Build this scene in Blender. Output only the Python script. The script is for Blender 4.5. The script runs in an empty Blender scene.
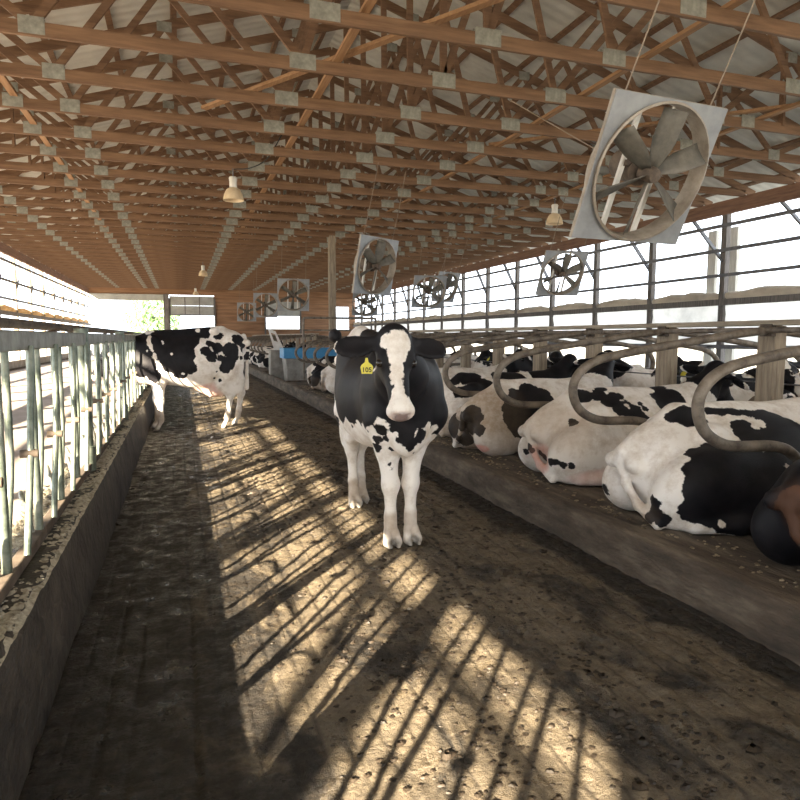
import bpy, math, random
import numpy as np
from mathutils import Vector, Matrix, noise
D = bpy.data; SC = bpy.context.scene; COL = SC.collection
random.seed(7)
PI = math.pi

# ------------------------------------------------------------------ materials
def newmat(name):
    m = D.materials.new(name); m.use_nodes = True
    nt = m.node_tree; b = nt.nodes['Principled BSDF']
    return m, nt, b
def N(nt, t, **kw):
    n = nt.nodes.new(t)
    for k, v in kw.items(): setattr(n, k, v)
    return n
def ramp(nt, fac, stops):
    r = N(nt, 'ShaderNodeValToRGB'); e = r.color_ramp.elements
    while len(e) < len(stops): e.new(0.5)
    for i, (p, c) in enumerate(stops):
        e[i].position = p; e[i].color = (*c, 1) if len(c) == 3 else c
    nt.links.new(fac, r.inputs[0]); return r.outputs[0]
def noise_tex(nt, scale, detail=6, rough=.6, coord='Object', stretch=None, dist=0):
    tc = N(nt, 'ShaderNodeTexCoord'); out = tc.outputs[coord]
    if stretch:
        mp = N(nt, 'ShaderNodeMapping'); mp.inputs['Scale'].default_value = stretch
        nt.links.new(out, mp.inputs[0]); out = mp.outputs[0]
    n = N(nt, 'ShaderNodeTexNoise'); n.inputs['Scale'].default_value = scale
    n.inputs['Detail'].default_value = detail; n.inputs['Roughness'].default_value = rough
    n.inputs['Distortion'].default_value = dist
    nt.links.new(out, n.inputs['Vector']); return n.outputs[0]
def bump(nt, b, h, strength=.3, dist=.01):
    bn = N(nt, 'ShaderNodeBump'); bn.inputs['Strength'].default_value = strength
    bn.inputs['Distance'].default_value = dist
    nt.links.new(h, bn.inputs['Height']); nt.links.new(bn.outputs[0], b.inputs['Normal'])
def mat(name, c1, c2, scale=4, rough=.7, metal=0, stretch=None, bstr=.2, bdist=.01, c3=None, detail=6, lo=.35, hi=.65):
    m, nt, b = newmat(name)
    f = noise_tex(nt, scale, detail, .65, stretch=stretch)
    st = [(lo, c1), (hi, c2)] if c3 is None else [(lo, c1), ((lo+hi)/2, c2), (hi, c3)]
    nt.links.new(ramp(nt, f, st), b.inputs['Base Color'])
    b.inputs['Roughness'].default_value = rough; b.inputs['Metallic'].default_value = metal
    if bstr: bump(nt, b, noise_tex(nt, scale*3, 5, .6, stretch=stretch), bstr, bdist)
    return m
M = {}
M['truss'] = mat('brown_timber', (.125,.066,.035), (.225,.128,.072), 3, .75, stretch=(.6,8,8))
M['truss_y'] = mat('pale_brown_timber', (.27,.145,.07), (.40,.235,.125), 3, .75, stretch=(8,.6,8))
M['header'] = mat('header_timber', (.14,.075,.05), (.24,.13,.085), 3, .75, stretch=(8,.6,8))
M['plate'] = mat('galvanised_plate', (.20,.20,.18), (.33,.33,.29), 14, .6, .2)
M['post'] = mat('weathered_post', (.18,.14,.10), (.35,.285,.21), 5, .8, stretch=(6,6,.6))
M['grey_post'] = mat('grey_post', (.10,.09,.085), (.20,.18,.165), 5, .8, stretch=(6,6,.6))
M['plank'] = mat('weathered_plank', (.22,.18,.13), (.39,.33,.25), 5, .8, stretch=(6,.6,6))
M['girt'] = mat('girt_steel', (.11,.11,.12), (.19,.19,.20), 5, .6, .2)
M['pipe'] = mat('dirty_pipe', (.08,.062,.05), (.17,.14,.11), 9, .6, .2, c3=(.24,.20,.165), bdist=.003)
M['galv'] = mat('galvanised_tube', (.07,.09,.07), (.17,.20,.165), 8, .42, .5, bdist=.002, c3=(.27,.29,.25))
M['galv_dirty'] = mat('galvanised_rail', (.16,.16,.14), (.34,.35,.32), 8, .5, .4, bdist=.003)
M['rust'] = mat('rusty_rail', (.05,.035,.025), (.13,.10,.075), 9, .8)
M['fan'] = mat('fan_housing', (.25,.26,.27), (.38,.39,.40), 3, .55, .15, bstr=.05)
M['fan_ring'] = mat('fan_ring', (.24,.20,.16), (.42,.37,.31), 6, .6, .2, bstr=.05)
M['blade'] = mat('fan_blade', (.10,.095,.08), (.20,.18,.15), 6, .7, .1)
M['motor'] = mat('fan_motor', (.06,.045,.035), (.16,.12,.09), 9, .8)
M['wire'] = mat('wire', (.20,.15,.11), (.3,.24,.18), 5, .7)
M['lampglass'] = mat('lamp_reflector', (.62,.47,.30), (.78,.63,.42), 6, .35, 0, bstr=.0)
M['lampcap'] = mat('lamp_housing', (.62,.60,.55), (.75,.73,.68), 6, .5)
M['conc'] = mat('stained_concrete', (.045,.034,.025), (.092,.069,.050), 5.5, .75, c3=(.17,.135,.10), stretch=(1.8,.45,1.8), bstr=.9, bdist=.03, detail=12)
M['conc_grey'] = mat('grey_concrete', (.22,.20,.18), (.36,.34,.31), 3, .85, bstr=.3)
M['sheet'] = mat('steel_sheet', (.33,.33,.31), (.46,.46,.43), 2, .6, .1)
M['blue'] = mat('blue_plastic', (.04,.22,.46), (.07,.30,.56), 4, .45)
M['tank'] = mat('grey_tank', (.20,.185,.165), (.34,.32,.29), 5, .75)
M['white_panel'] = mat('white_panel', (.55,.53,.50), (.70,.68,.66), 5, .6)
M['clad'] = None
M['tag'] = mat('yellow_tag', (.62,.55,.05), (.75,.66,.08), 12, .5, bstr=0)
M['ink'] = mat('black_ink', (.01,.01,.01), (.02,.02,.02), 5, .7, bstr=0)
M['pale_board'] = mat('pale_board', (.42,.40,.36), (.58,.56,.50), 5, .8, stretch=(6,6,.6))
M['kerb'] = mat('feed_kerb_shaded', (.014,.011,.009), (.040,.032,.025), 5, .6, c3=(.075,.06,.048), bstr=1, bdist=.03, detail=12)  # near-black holds wet manure plus painted shade of the kerb's side
M['crust_lit'] = mat('feed_crust_sunlit', (.26,.22,.16), (.52,.47,.37), 30, .9, c3=(.70,.64,.52), bstr=1, bdist=.02, detail=10)  # spilled feed, its colour lightened to paint sun on the kerb top
M['eye'] = mat('eye', (.006,.004,.004), (.012,.008,.006), 5, .08, bstr=0)
M['leaf'] = mat('leaf', (.22,.34,.16), (.36,.50,.26), 3, .7)
M['bark'] = mat('bark', (.10,.07,.05), (.2,.15,.1), 3, .9)
M['straw'] = mat('feed', (.14,.105,.065), (.42,.35,.24), 30, .9, bstr=.6, bdist=.02)
M['manure'] = mat('manure', (.018,.013,.009), (.045,.032,.021), 14, .6, bstr=.6)
M['lane'] = mat('feed_lane_concrete', (.24,.20,.175), (.36,.30,.27), 1.6, .85)
M['outside'] = mat('yard_ground', (.28,.27,.23), (.42,.40,.35), .6, .9)
M['outside_g'] = mat('yard_grass', (.22,.26,.13), (.36,.38,.22), .4, .9)

def cladding():
    m, nt, b = newmat('board_cladding')
    tc = N(nt, 'ShaderNodeTexCoord'); sx = N(nt, 'ShaderNodeSeparateXYZ'); nt.links.new(tc.outputs['Object'], sx.inputs[0])
    md = N(nt, 'ShaderNodeMath', operation='FRACT'); mu = N(nt, 'ShaderNodeMath', operation='MULTIPLY'); mu.inputs[1].default_value = 2.2
    nt.links.new(sx.outputs[2], mu.inputs[0]); nt.links.new(mu.outputs[0], md.inputs[0])
    g = ramp(nt, md.outputs[0], [(0, (.15,.15,.15)), (.06, (1,1,1))])
    c = ramp(nt, noise_tex(nt, 1.2, stretch=(.4,1,5)), [(.35, (.20,.10,.05)), (.65, (.36,.20,.11))])
    mx = N(nt, 'ShaderNodeMix', data_type='RGBA', blend_type='MULTIPLY'); mx.inputs[0].default_value = 1
    nt.links.new(c, mx.inputs[6]); nt.links.new(g, mx.inputs[7]); nt.links.new(mx.outputs[2], b.inputs['Base Color'])
    b.inputs['Roughness'].default_value = .8
    return m
M['clad'] = cladding()

def roofmat():
    m, nt, b = newmat('roof_steel')
    tc = N(nt, 'ShaderNodeTexCoord'); sx = N(nt, 'ShaderNodeSeparateXYZ'); nt.links.new(tc.outputs['Object'], sx.inputs[0])
    mu = N(nt, 'ShaderNodeMath', operation='MULTIPLY'); mu.inputs[1].default_value = 28
    nt.links.new(sx.outputs[1], mu.inputs[0])
    sn = N(nt, 'ShaderNodeMath', operation='SINE'); nt.links.new(mu.outputs[0], sn.inputs[0])
    c = ramp(nt, noise_tex(nt, 1.4), [(.35, (.44,.44,.41)), (.65, (.62,.62,.58))])
    nt.links.new(c, b.inputs['Base Color']); b.inputs['Roughness'].default_value = .5; b.inputs['Metallic'].default_value = .0
    bump(nt, b, sn.outputs[0], .5, .02)
    return m
M['roof'] = roofmat()

def fabric(name, c, tr=.5):
    m, nt, b = newmat(name)
    cc = ramp(nt, noise_tex(nt, 2.5, 8), [(.3, tuple(x*.7 for x in c)), (.65, c)])
    nt.links.new(cc, b.inputs['Base Color']); b.inputs['Roughness'].default_value = .8
    t = N(nt, 'ShaderNodeBsdfTranslucent'); nt.links.new(cc, t.inputs[0])
    mx = N(nt, 'ShaderNodeMixShader'); mx.inputs[0].default_value = tr
    out = nt.nodes['Material Output']
    nt.links.new(b.outputs[0], mx.inputs[1]); nt.links.new(t.outputs[0], mx.inputs[2]); nt.links.new(mx.outputs[0], out.inputs[0])
    return m
M['curtain'] = fabric('curtain_fabric', (.78,.76,.72), .6)
M['roll'] = fabric('curtain_roll', (.62,.55,.46), .35)
M['roll_tan'] = fabric('curtain_roll_tan', (.62,.47,.28), .3)

def alleymat():
    m, nt, b = newmat('alley_concrete')
    tc = N(nt, 'ShaderNodeTexCoord'); sx = N(nt, 'ShaderNodeSeparateXYZ'); nt.links.new(tc.outputs['Object'], sx.inputs[0])
    L = nt.links.new
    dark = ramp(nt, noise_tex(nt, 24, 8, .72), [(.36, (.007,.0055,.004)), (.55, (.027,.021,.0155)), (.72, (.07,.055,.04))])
    dry_lit = ramp(nt, noise_tex(nt, 17, 8, .7), [(.32, (.080,.063,.043)), (.6, (.175,.140,.096)), (.75, (.24,.198,.142))])
    # wet slurry and dried patches; X bias also paints kerb-side shade and the sunlit strip
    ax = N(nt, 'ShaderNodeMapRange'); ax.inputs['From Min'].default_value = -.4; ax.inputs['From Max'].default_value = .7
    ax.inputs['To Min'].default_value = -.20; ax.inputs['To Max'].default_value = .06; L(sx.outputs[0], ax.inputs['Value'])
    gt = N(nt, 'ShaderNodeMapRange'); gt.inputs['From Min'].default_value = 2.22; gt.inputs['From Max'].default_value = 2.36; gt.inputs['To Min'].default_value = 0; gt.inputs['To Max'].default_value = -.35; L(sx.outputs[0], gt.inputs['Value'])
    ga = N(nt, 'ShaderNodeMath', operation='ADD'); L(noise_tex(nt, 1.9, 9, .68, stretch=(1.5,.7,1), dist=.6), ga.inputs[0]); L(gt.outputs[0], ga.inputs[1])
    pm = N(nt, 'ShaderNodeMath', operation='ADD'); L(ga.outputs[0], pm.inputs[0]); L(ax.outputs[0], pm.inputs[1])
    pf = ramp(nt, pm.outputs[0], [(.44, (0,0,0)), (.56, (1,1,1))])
    mx = N(nt, 'ShaderNodeMix', data_type='RGBA'); L(pf, mx.inputs[0]); L(dark, mx.inputs[6]); L(dry_lit, mx.inputs[7])
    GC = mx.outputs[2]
    rr = ramp(nt, noise_tex(nt, 7, 8, .7), [(.38, (.22,)*3), (.58, (.75,)*3)])
    L(rr, b.inputs['Roughness'])
    # grooves pressed into the slab: lines along the alley crossed by short joints
    def groove(sock, k, w):
        mu = N(nt, 'ShaderNodeMath', operation='MULTIPLY'); mu.inputs[1].default_value = k
        fr = N(nt, 'ShaderNodeMath', operation='FRACT'); L(sock, mu.inputs[0]); L(mu.outputs[0], fr.inputs[0])
        return ramp(nt, fr.outputs[0], [(0, (0,0,0)), (w, (1,1,1)), (1-w, (1,1,1)), (1, (0,0,0))])
    g1 = groove(sx.outputs[0], 9.5, .14); g2 = groove(sx.outputs[1], 7, .07)
    mn = N(nt, 'ShaderNodeMath', operation='MULTIPLY_ADD'); L(g2, mn.inputs[0]); mn.inputs[1].default_value = .3; L(g1, mn.inputs[2])
    ad = N(nt, 'ShaderNodeMath', operation='MULTIPLY_ADD'); L(mn.outputs[0], ad.inputs[0]); ad.inputs[1].default_value = .16
    L(noise_tex(nt, 21, 9, .72), ad.inputs[2])
    gk = ramp(nt, g1, [(.0, (.42,.40,.38)), (.8, (1,1,1))])
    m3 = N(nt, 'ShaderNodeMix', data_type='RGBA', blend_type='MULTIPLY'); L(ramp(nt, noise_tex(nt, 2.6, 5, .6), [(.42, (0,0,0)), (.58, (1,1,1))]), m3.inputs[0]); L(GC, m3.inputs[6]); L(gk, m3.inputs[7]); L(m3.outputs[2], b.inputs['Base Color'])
    bump(nt, b, ad.outputs[0], .8, .045)
    return m
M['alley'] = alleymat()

def hidemat():
    m, nt, b = newmat('cow_hide'); L = nt.links.new
    pa = N(nt, 'ShaderNodeAttribute'); pa.attribute_name = 'patch'
    ti = N(nt, 'ShaderNodeAttribute'); ti.attribute_name = 'tint'
    n1 = noise_tex(nt, 13, 4, .6)
    s = N(nt, 'ShaderNodeMath', operation='SUBTRACT'); L(n1, s.inputs[0]); s.inputs[1].default_value = .5
    k = N(nt, 'ShaderNodeMath', operation='MULTIPLY_ADD'); L(s.outputs[0], k.inputs[0]); k.inputs[1].default_value = .085; L(pa.outputs['Fac'], k.inputs[2])
    f = N(nt, 'ShaderNodeMapRange'); f.inputs['From Min'].default_value = -.0035; f.inputs['From Max'].default_value = .0035
    L(k.outputs[0], f.inputs['Value'])
    wc = ramp(nt, noise_tex(nt, 7, 8, .7), [(.33, (.60,.52,.44)), (.55, (.86,.81,.76))])
    bc = ramp(nt, noise_tex(nt, 9, 6), [(.35, (.006,.006,.008)), (.65, (.014,.013,.016))])
    mx = N(nt, 'ShaderNodeMix', data_type='RGBA'); L(f.outputs[0], mx.inputs[0]); L(wc, mx.inputs[6]); L(bc, mx.inputs[7])
    tf = N(nt, 'ShaderNodeMath', operation='MULTIPLY'); L(ti.outputs['Alpha'], tf.inputs[0])
    tn = ramp(nt, noise_tex(nt, 16, 8, .7), [(.3, (.55,)*3), (.6, (1,)*3)]); L(tn, tf.inputs[1])
    wb = N(nt, 'ShaderNodeMath', operation='MULTIPLY_ADD'); L(f.outputs[0], wb.inputs[0]); wb.inputs[1].default_value = -.8; wb.inputs[2].default_value = 1
    t2 = N(nt, 'ShaderNodeMath', operation='MULTIPLY'); L(tf.outputs[0], t2.inputs[0]); L(wb.outputs[0], t2.inputs[1])
    st = N(nt, 'ShaderNodeMapRange'); st.inputs['From Min'].default_value = .90; L(ti.outputs['Alpha'], st.inputs['Value'])
    t3 = N(nt, 'ShaderNodeMath', operation='MAXIMUM'); L(t2.outputs[0], t3.inputs[0]); L(st.outputs[0], t3.inputs[1])
    m2 = N(nt, 'ShaderNodeMix', data_type='RGBA'); L(t3.outputs[0], m2.inputs[0]); L(mx.outputs[2], m2.inputs[6]); L(ti.outputs['Color'], m2.inputs[7])
    L(m2.outputs[2], b.inputs['Base Color']); b.inputs['Roughness'].default_value = .55
    b.inputs['Specular IOR Level'].default_value = .2
    bump(nt, b, noise_tex(nt, 60, 6, .7, stretch=(1,1,2.5)), .25, .006)
    return m
M['hide'] = hidemat()

# ------------------------------------------------------------------ builders
class MB:
    def __init__(s): s.v = []; s.f = []
    def add(s, vs, fs):
        o = len(s.v); s.v += [tuple(v) for v in vs]; s.f += [tuple(i+o for i in f) for f in fs]; return s
    def box(s, c, d, rot=None):
        x, y, z = (k/2 for k in d)
        vs = [Vector((a*x, b*y, g*z)) for a in (-1,1) for b in (-1,1) for g in (-1,1)]
        if rot is not None: vs = [rot @ v for v in vs]
        vs = [v + Vector(c) for v in vs]
        return s.add(vs, [(0,1,3,2),(4,6,7,5),(0,4,5,1),(2,3,7,6),(0,2,6,4),(1,5,7,3)])
    def bar(s, a, b, w, h, up=(0,0,1)):      # board between two points: w across, h along 'up'
        a, b = Vector(a), Vector(b); d = b-a; L = d.length; x = d.normalized(); u = Vector(up)
        y = u.cross(x)
        if y.length < 1e-4: y = Vector((0,1,0)).cross(x)
        y.normalize(); z = x.cross(y)
        R = Matrix((x, y, z)).transposed()
        return s.box((a+b)/2, (L, w, h), R)
    def tube(s, pts, r, n=10, closed=False, caps=True):
        pts = [Vector(p) for p in pts]; rs = r if isinstance(r, (list, tuple)) else [r]*len(pts)
        o = len(s.v); prev = None; m = len(pts)
        for i, p in enumerate(pts):
            if closed: t = (pts[(i+1) % m]-pts[i-1]).normalized()
            else: t = (pts[min(i+1, m-1)]-pts[max(i-1, 0)]).normalized()
            if prev is None:
                a = Vector((0,0,1)) if abs(t.z) < .9 else Vector((1,0,0)); u = t.cross(a).normalized()
            else: u = (prev - t*prev.dot(t)).normalized()
            w = t.cross(u); prev = u
            for k in range(n):
                q = 2*PI*k/n; s.v.append(tuple(p+(u*math.cos(q)+w*math.sin(q))*rs[i]))
        for i in range(m if closed else m-1):
            j = (i+1) % m
            for k in range(n):
                k2 = (k+1) % n; s.f.append((o+i*n+k, o+i*n+k2, o+j*n+k2, o+j*n+k))
        if caps and not closed:
            s.f.append(tuple(o+k for k in range(n))[::-1]); s.f.append(tuple(o+(m-1)*n+k for k in range(n)))
        return s
    def lathe(s, prof, n=24, c=(0,0,0)):
        o = len(s.v)
        for r, z in prof:
            for k in range(n): s.v.append((c[0]+r*math.cos(2*PI*k/n), c[1]+r*math.sin(2*PI*k/n), c[2]+z))
        for i in range(len(prof)-1):
            for k in range(n):
                k2 = (k+1) % n; s.f.append((o+i*n+k, o+i*n+k2, o+(i+1)*n+k2, o+(i+1)*n+k))
        return s
    def build(s, name, m, parent=None, smooth=False, bevel=0):
        me = D.meshes.new(name); me.from_pydata(s.v, [], s.f); me.update()
        if smooth:
            me.polygons.foreach_set('use_smooth', [True]*len(me.polygons))
        me.materials.append(m)
        o = D.objects.new(name, me); COL.objects.link(o)
        if smooth: me.set_sharp_from_angle(angle=.9)
        if bevel:
            b = o.modifiers.new('bevel', 'BEVEL'); b.width = bevel; b.segments = 2; b.limit_method = 'ANGLE'
        if parent: o.parent = parent
        return o
def tag(o, label=None, cat=None, group=None, kind=None):
    if label: o['label'] = label
    if cat: o['category'] = cat
    if group: o['group'] = group
    if kind: o['kind'] = kind
    return o
def empty(name, loc=(0,0,0), rz=0, label=None, cat=None, group=None):
    o = D.objects.new(name, None); COL.objects.link(o); o.location = loc; o.rotation_euler = (0,0,rz)
    o.empty_display_size = .1
    return tag(o, label, cat, group)
KIDS = {}
def dup(o, loc=None, label=None, rz=None):
    def cp(a, par):
        c = a.copy(); COL.objects.link(c)
        if par: c.parent = par
        for ch in a.children: cp(ch, c)
        return c
    r = cp(o, None)
    if loc is not None: r.location = loc
    if rz is not None: r.rotation_euler.z = rz
    if label: r['label'] = label
    return r
def structure(o): o['kind'] = 'structure'; return o
ORD = ['first','second','third','fourth','fifth','sixth','seventh','eighth','ninth','tenth','eleventh','twelfth','thirteenth','fourteenth','fifteenth','sixteenth','seventeenth','eighteenth','nineteenth','twentieth']
TENS = {2:'twenty', 3:'thirty', 4:'forty'}
def ordn(i):
    if i <= 20: return ORD[i-1]
    t, u = divmod(i, 10)
    return {2:'twentieth',3:'thirtieth',4:'fortieth'}[t] if u == 0 else TENS[t]+'-'+ORD[u-1]
def catmull(pts, n=6):
    P = [Vector(p) for p in pts]; P = [P[0]*2-P[1]] + P + [P[-1]*2-P[-2]]; out = []
    for i in range(1, len(P)-2):
        for k in range(n):
            t = k/n
            out.append(.5*((2*P[i])+(-P[i-1]+P[i+1])*t+(2*P[i-1]-5*P[i]+4*P[i+1]-P[i+2])*t*t+(-P[i-1]+3*P[i]-3*P[i+1]+P[i+2])*t**3))
    out.append(P[-2]); return out
def grid(name, x0, x1, y0, y1, st, hf, m, parent=None):
    nx = max(2, int((x1-x0)/st)+1); ny = max(2, int((y1-y0)/st)+1)
    xs = [x0+(x1-x0)*i/(nx-1) for i in range(nx)]; ys = [y0+(y1-y0)*j/(ny-1) for j in range(ny)]
    mb = MB(); mb.v = [(x, y, hf(x, y)) for x in xs for y in ys]
    mb.f = [(i*ny+j, (i+1)*ny+j, (i+1)*ny+j+1, i*ny+j+1) for i in range(nx-1) for j in range(ny-1)]
    return mb.build(name, m, parent, smooth=True)
def nz(x, y, z=0, o=4): return noise.fractal((x, y, z), 1.0, 2.0, o)

XL, XR, XC = -5.4, 11.6, 3.1          # side walls and ridge
ZC, ZH = 4.4, 4.12                    # truss bottom chord / underside of wall header
YE = 45.0                             # far gable
Y0 = -1.0
# ------------------------------------------------------------------ cows (signed distance surfaces meshed by surface nets)
class SDF:
    def __init__(s): s.items = []; s.M = None
    def frame(s, M): s.M = M
    def _m(s, M): return M if s.M is None else (s.M @ M)
    def ell(s, c, r, rot=(0,0,0), k=.04, sub=False):
        from mathutils import Euler
        Mx = s._m(Matrix.Translation(c) @ Euler(rot).to_matrix().to_4x4())
        s.items.append(('e', np.array(Mx.inverted(), dtype=np.float32), np.array(r, dtype=np.float32), k, sub)); return s
    def cone(s, a, b, r1, r2, k=.04):
        a, b = Vector(a), Vector(b)
        if s.M is not None: a, b = s.M @ a, s.M @ b
        s.items.append(('c', np.array(a, dtype=np.float32), np.array(b, dtype=np.float32), (r1, r2), k)); return s
    def chain(s, pts, rs, k=.03):
        for i in range(len(pts)-1): s.cone(pts[i], pts[i+1], rs[i], rs[i+1], k)
        return s
    def __call__(s, P):
        d = None
        for it in s.items:
            if it[0] == 'e':
                Mi, r = it[1], it[2]; q = P @ Mi[:3, :3].T + Mi[:3, 3]
                k0 = np.linalg.norm(q/r, axis=1); k1 = np.linalg.norm(q/(r*r), axis=1)+1e-6
                e = k0*(k0-1)/k1; k = it[3]
                if it[4]:
                    h = np.clip(.5-.5*(d+e)/k, 0, 1); d = d*(1-h)-e*h+k*h*(1-h); continue
            else:
                a, b, (r1, r2), k = it[1], it[2], it[3], it[4]
                ba = b-a; pa = P-a; t = np.clip(pa @ ba/max(float(ba @ ba), 1e-9), 0, 1)
                e = np.linalg.norm(pa-t[:, None]*ba, axis=1)-(r1+(r2-r1)*t)
            if d is None: d = e; continue
            h = np.clip(.5+.5*(d-e)/k, 0, 1); d = d*(1-h)+e*h-k*h*(1-h)
        return d
def surface(sdf, lo, hi, h, floor=None):
    lo = np.array(lo, dtype=np.float32); n = np.ceil((np.array(hi)-lo)/h).astype(int)+1
    n = ((n+3)//4)*4
    c = n//4
    cx = [lo[i]+h*4*np.arange(c[i]+1) for i in range(3)]
    G = np.stack(np.meshgrid(*cx, indexing='ij'), -1).reshape(-1, 3).astype(np.float32)
    C = sdf(G).reshape(c+1)
    ce = (C[:-1,:-1,:-1]+C[1:,1:,1:])/2
    near = np.abs(ce) < h*4*1.9
    F = np.repeat(np.repeat(np.repeat(ce, 4, 0), 4, 1), 4, 2)
    mask = np.repeat(np.repeat(np.repeat(near, 4, 0), 4, 1), 4, 2)
    idx = np.argwhere(mask); P = (lo+idx*h).astype(np.float32)
    val = np.concatenate([sdf(P[i:i+200000]) for i in range(0, len(P), 200000)])
    if floor is not None: val = np.maximum(val, floor-P[:, 2])
    F[mask] = val
    S = F < 0
    nx, ny, nz_ = F.shape
    corners = [(i, j, k) for i in (0,1) for j in (0,1) for k in (0,1)]
    cs = sum(S[i:nx-1+i, j:ny-1+j, k:nz_-1+k].astype(np.int8) for i, j, k in corners)
    act = (cs > 0) & (cs < 8)
    A = np.argwhere(act); vid = -np.ones(act.shape, dtype=np.int64); vid[act] = np.arange(len(A))
    acc = np.zeros((len(A), 3)); cnt = np.zeros(len(A))
    for a in corners:
        for ax in range(3):
            if a[ax]: continue
            b = list(a); b[ax] = 1
            fa = F[A[:,0]+a[0], A[:,1]+a[1], A[:,2]+a[2]]; fb = F[A[:,0]+b[0], A[:,1]+b[1], A[:,2]+b[2]]
            cr = (fa < 0) != (fb < 0); t = np.where(cr, fa/np.where(cr, fa-fb, 1), 0)
            p = np.array(a, dtype=float)[None, :].repeat(len(A), 0); p[:, ax] += t
            acc += p*cr[:, None]; cnt += cr
    V = lo + (A + acc/cnt[:, None])*h
    faces = []
    for ax in range(3):
        u, v = [(1,2), (2,0), (0,1)][ax]
        sl = [slice(1, -1)]*3; sl[ax] = slice(0, -1)
        S0 = S[tuple(sl)]; sl2 = list(sl); sl2[ax] = slice(1, None); S1 = S[tuple(sl2)]
        e = np.argwhere(S0 != S1); off = np.array([1,1,1]); off[ax] = 0; e = e+off
        ok = np.all(e < np.array(act.shape), axis=1); e = e[ok]
        du = np.zeros(3, int); du[u] = 1; dv = np.zeros(3, int); dv[v] = 1
        def g(q): return vid[q[:,0], q[:,1], q[:,2]]
        q = np.stack([g(e-du-dv), g(e-dv), g(e), g(e-du)], 1)
        fl = ~S[e[:,0], e[:,1], e[:,2]]; q[fl] = q[fl][:, ::-1]
        faces.append(q)
    Fq = np.concatenate(faces); Fq = Fq[(Fq >= 0).all(1)]
    return V.astype(np.float32), Fq

def head(s, Mh, ear=(0,0), op=0):
    """head frame: origin at the poll, +x to the nose, +z out of the forehead"""
    s.frame(Mh)
    s.ell((.09,0,-.085), (.15,.098,.10), k=.04)
    s.ell((.02,0,-.040), (.065,.085,.062), k=.04)
    for y in (-1,1):
        s.ell((.165,.082*y,-.060), (.055,.030,.038), k=.03)
        s.ell((.15,.045*y,-.16), (.12,.030,.080), k=.04)
        # ear: short stalk then a flattened leaf
        e = ear[0 if y > 0 else 1]
        s.cone((.035,.085*y,-.075), (.045,.135*y,-.085), .036, .03, k=.02)
        s.ell((.070,.225*y,-.100-e), (.078,.125,.018), rot=(y*(-.25-e*2), 0, y*.10), k=.02)
        s.ell((.070,.225*y,-.082-e), (.046,.092,.011), rot=(y*(-.25-e*2), 0, y*.10), k=.012, sub=True)
    s.cone((.16,0,-.095), (.44,0,-.085), .080, .055, k=.04)
    s.cone((.15,0,-.17), (.43,0,-.135), .055, .038, k=.04)
    s.ell((.480,0,-.095), (.055,.082,.068), k=.035)
    s.ell((.46,0,-.150), (.045,.045,.025), k=.02)
    for y in (-1,1):
        s.ell((.525,.040*y,-.070), (.024,.014,.018), k=.01, sub=True)
        s.ell((.205,.105*y,-.060), (.022,.012,.015), k=.01, sub=True)
    s.frame(None)

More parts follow.
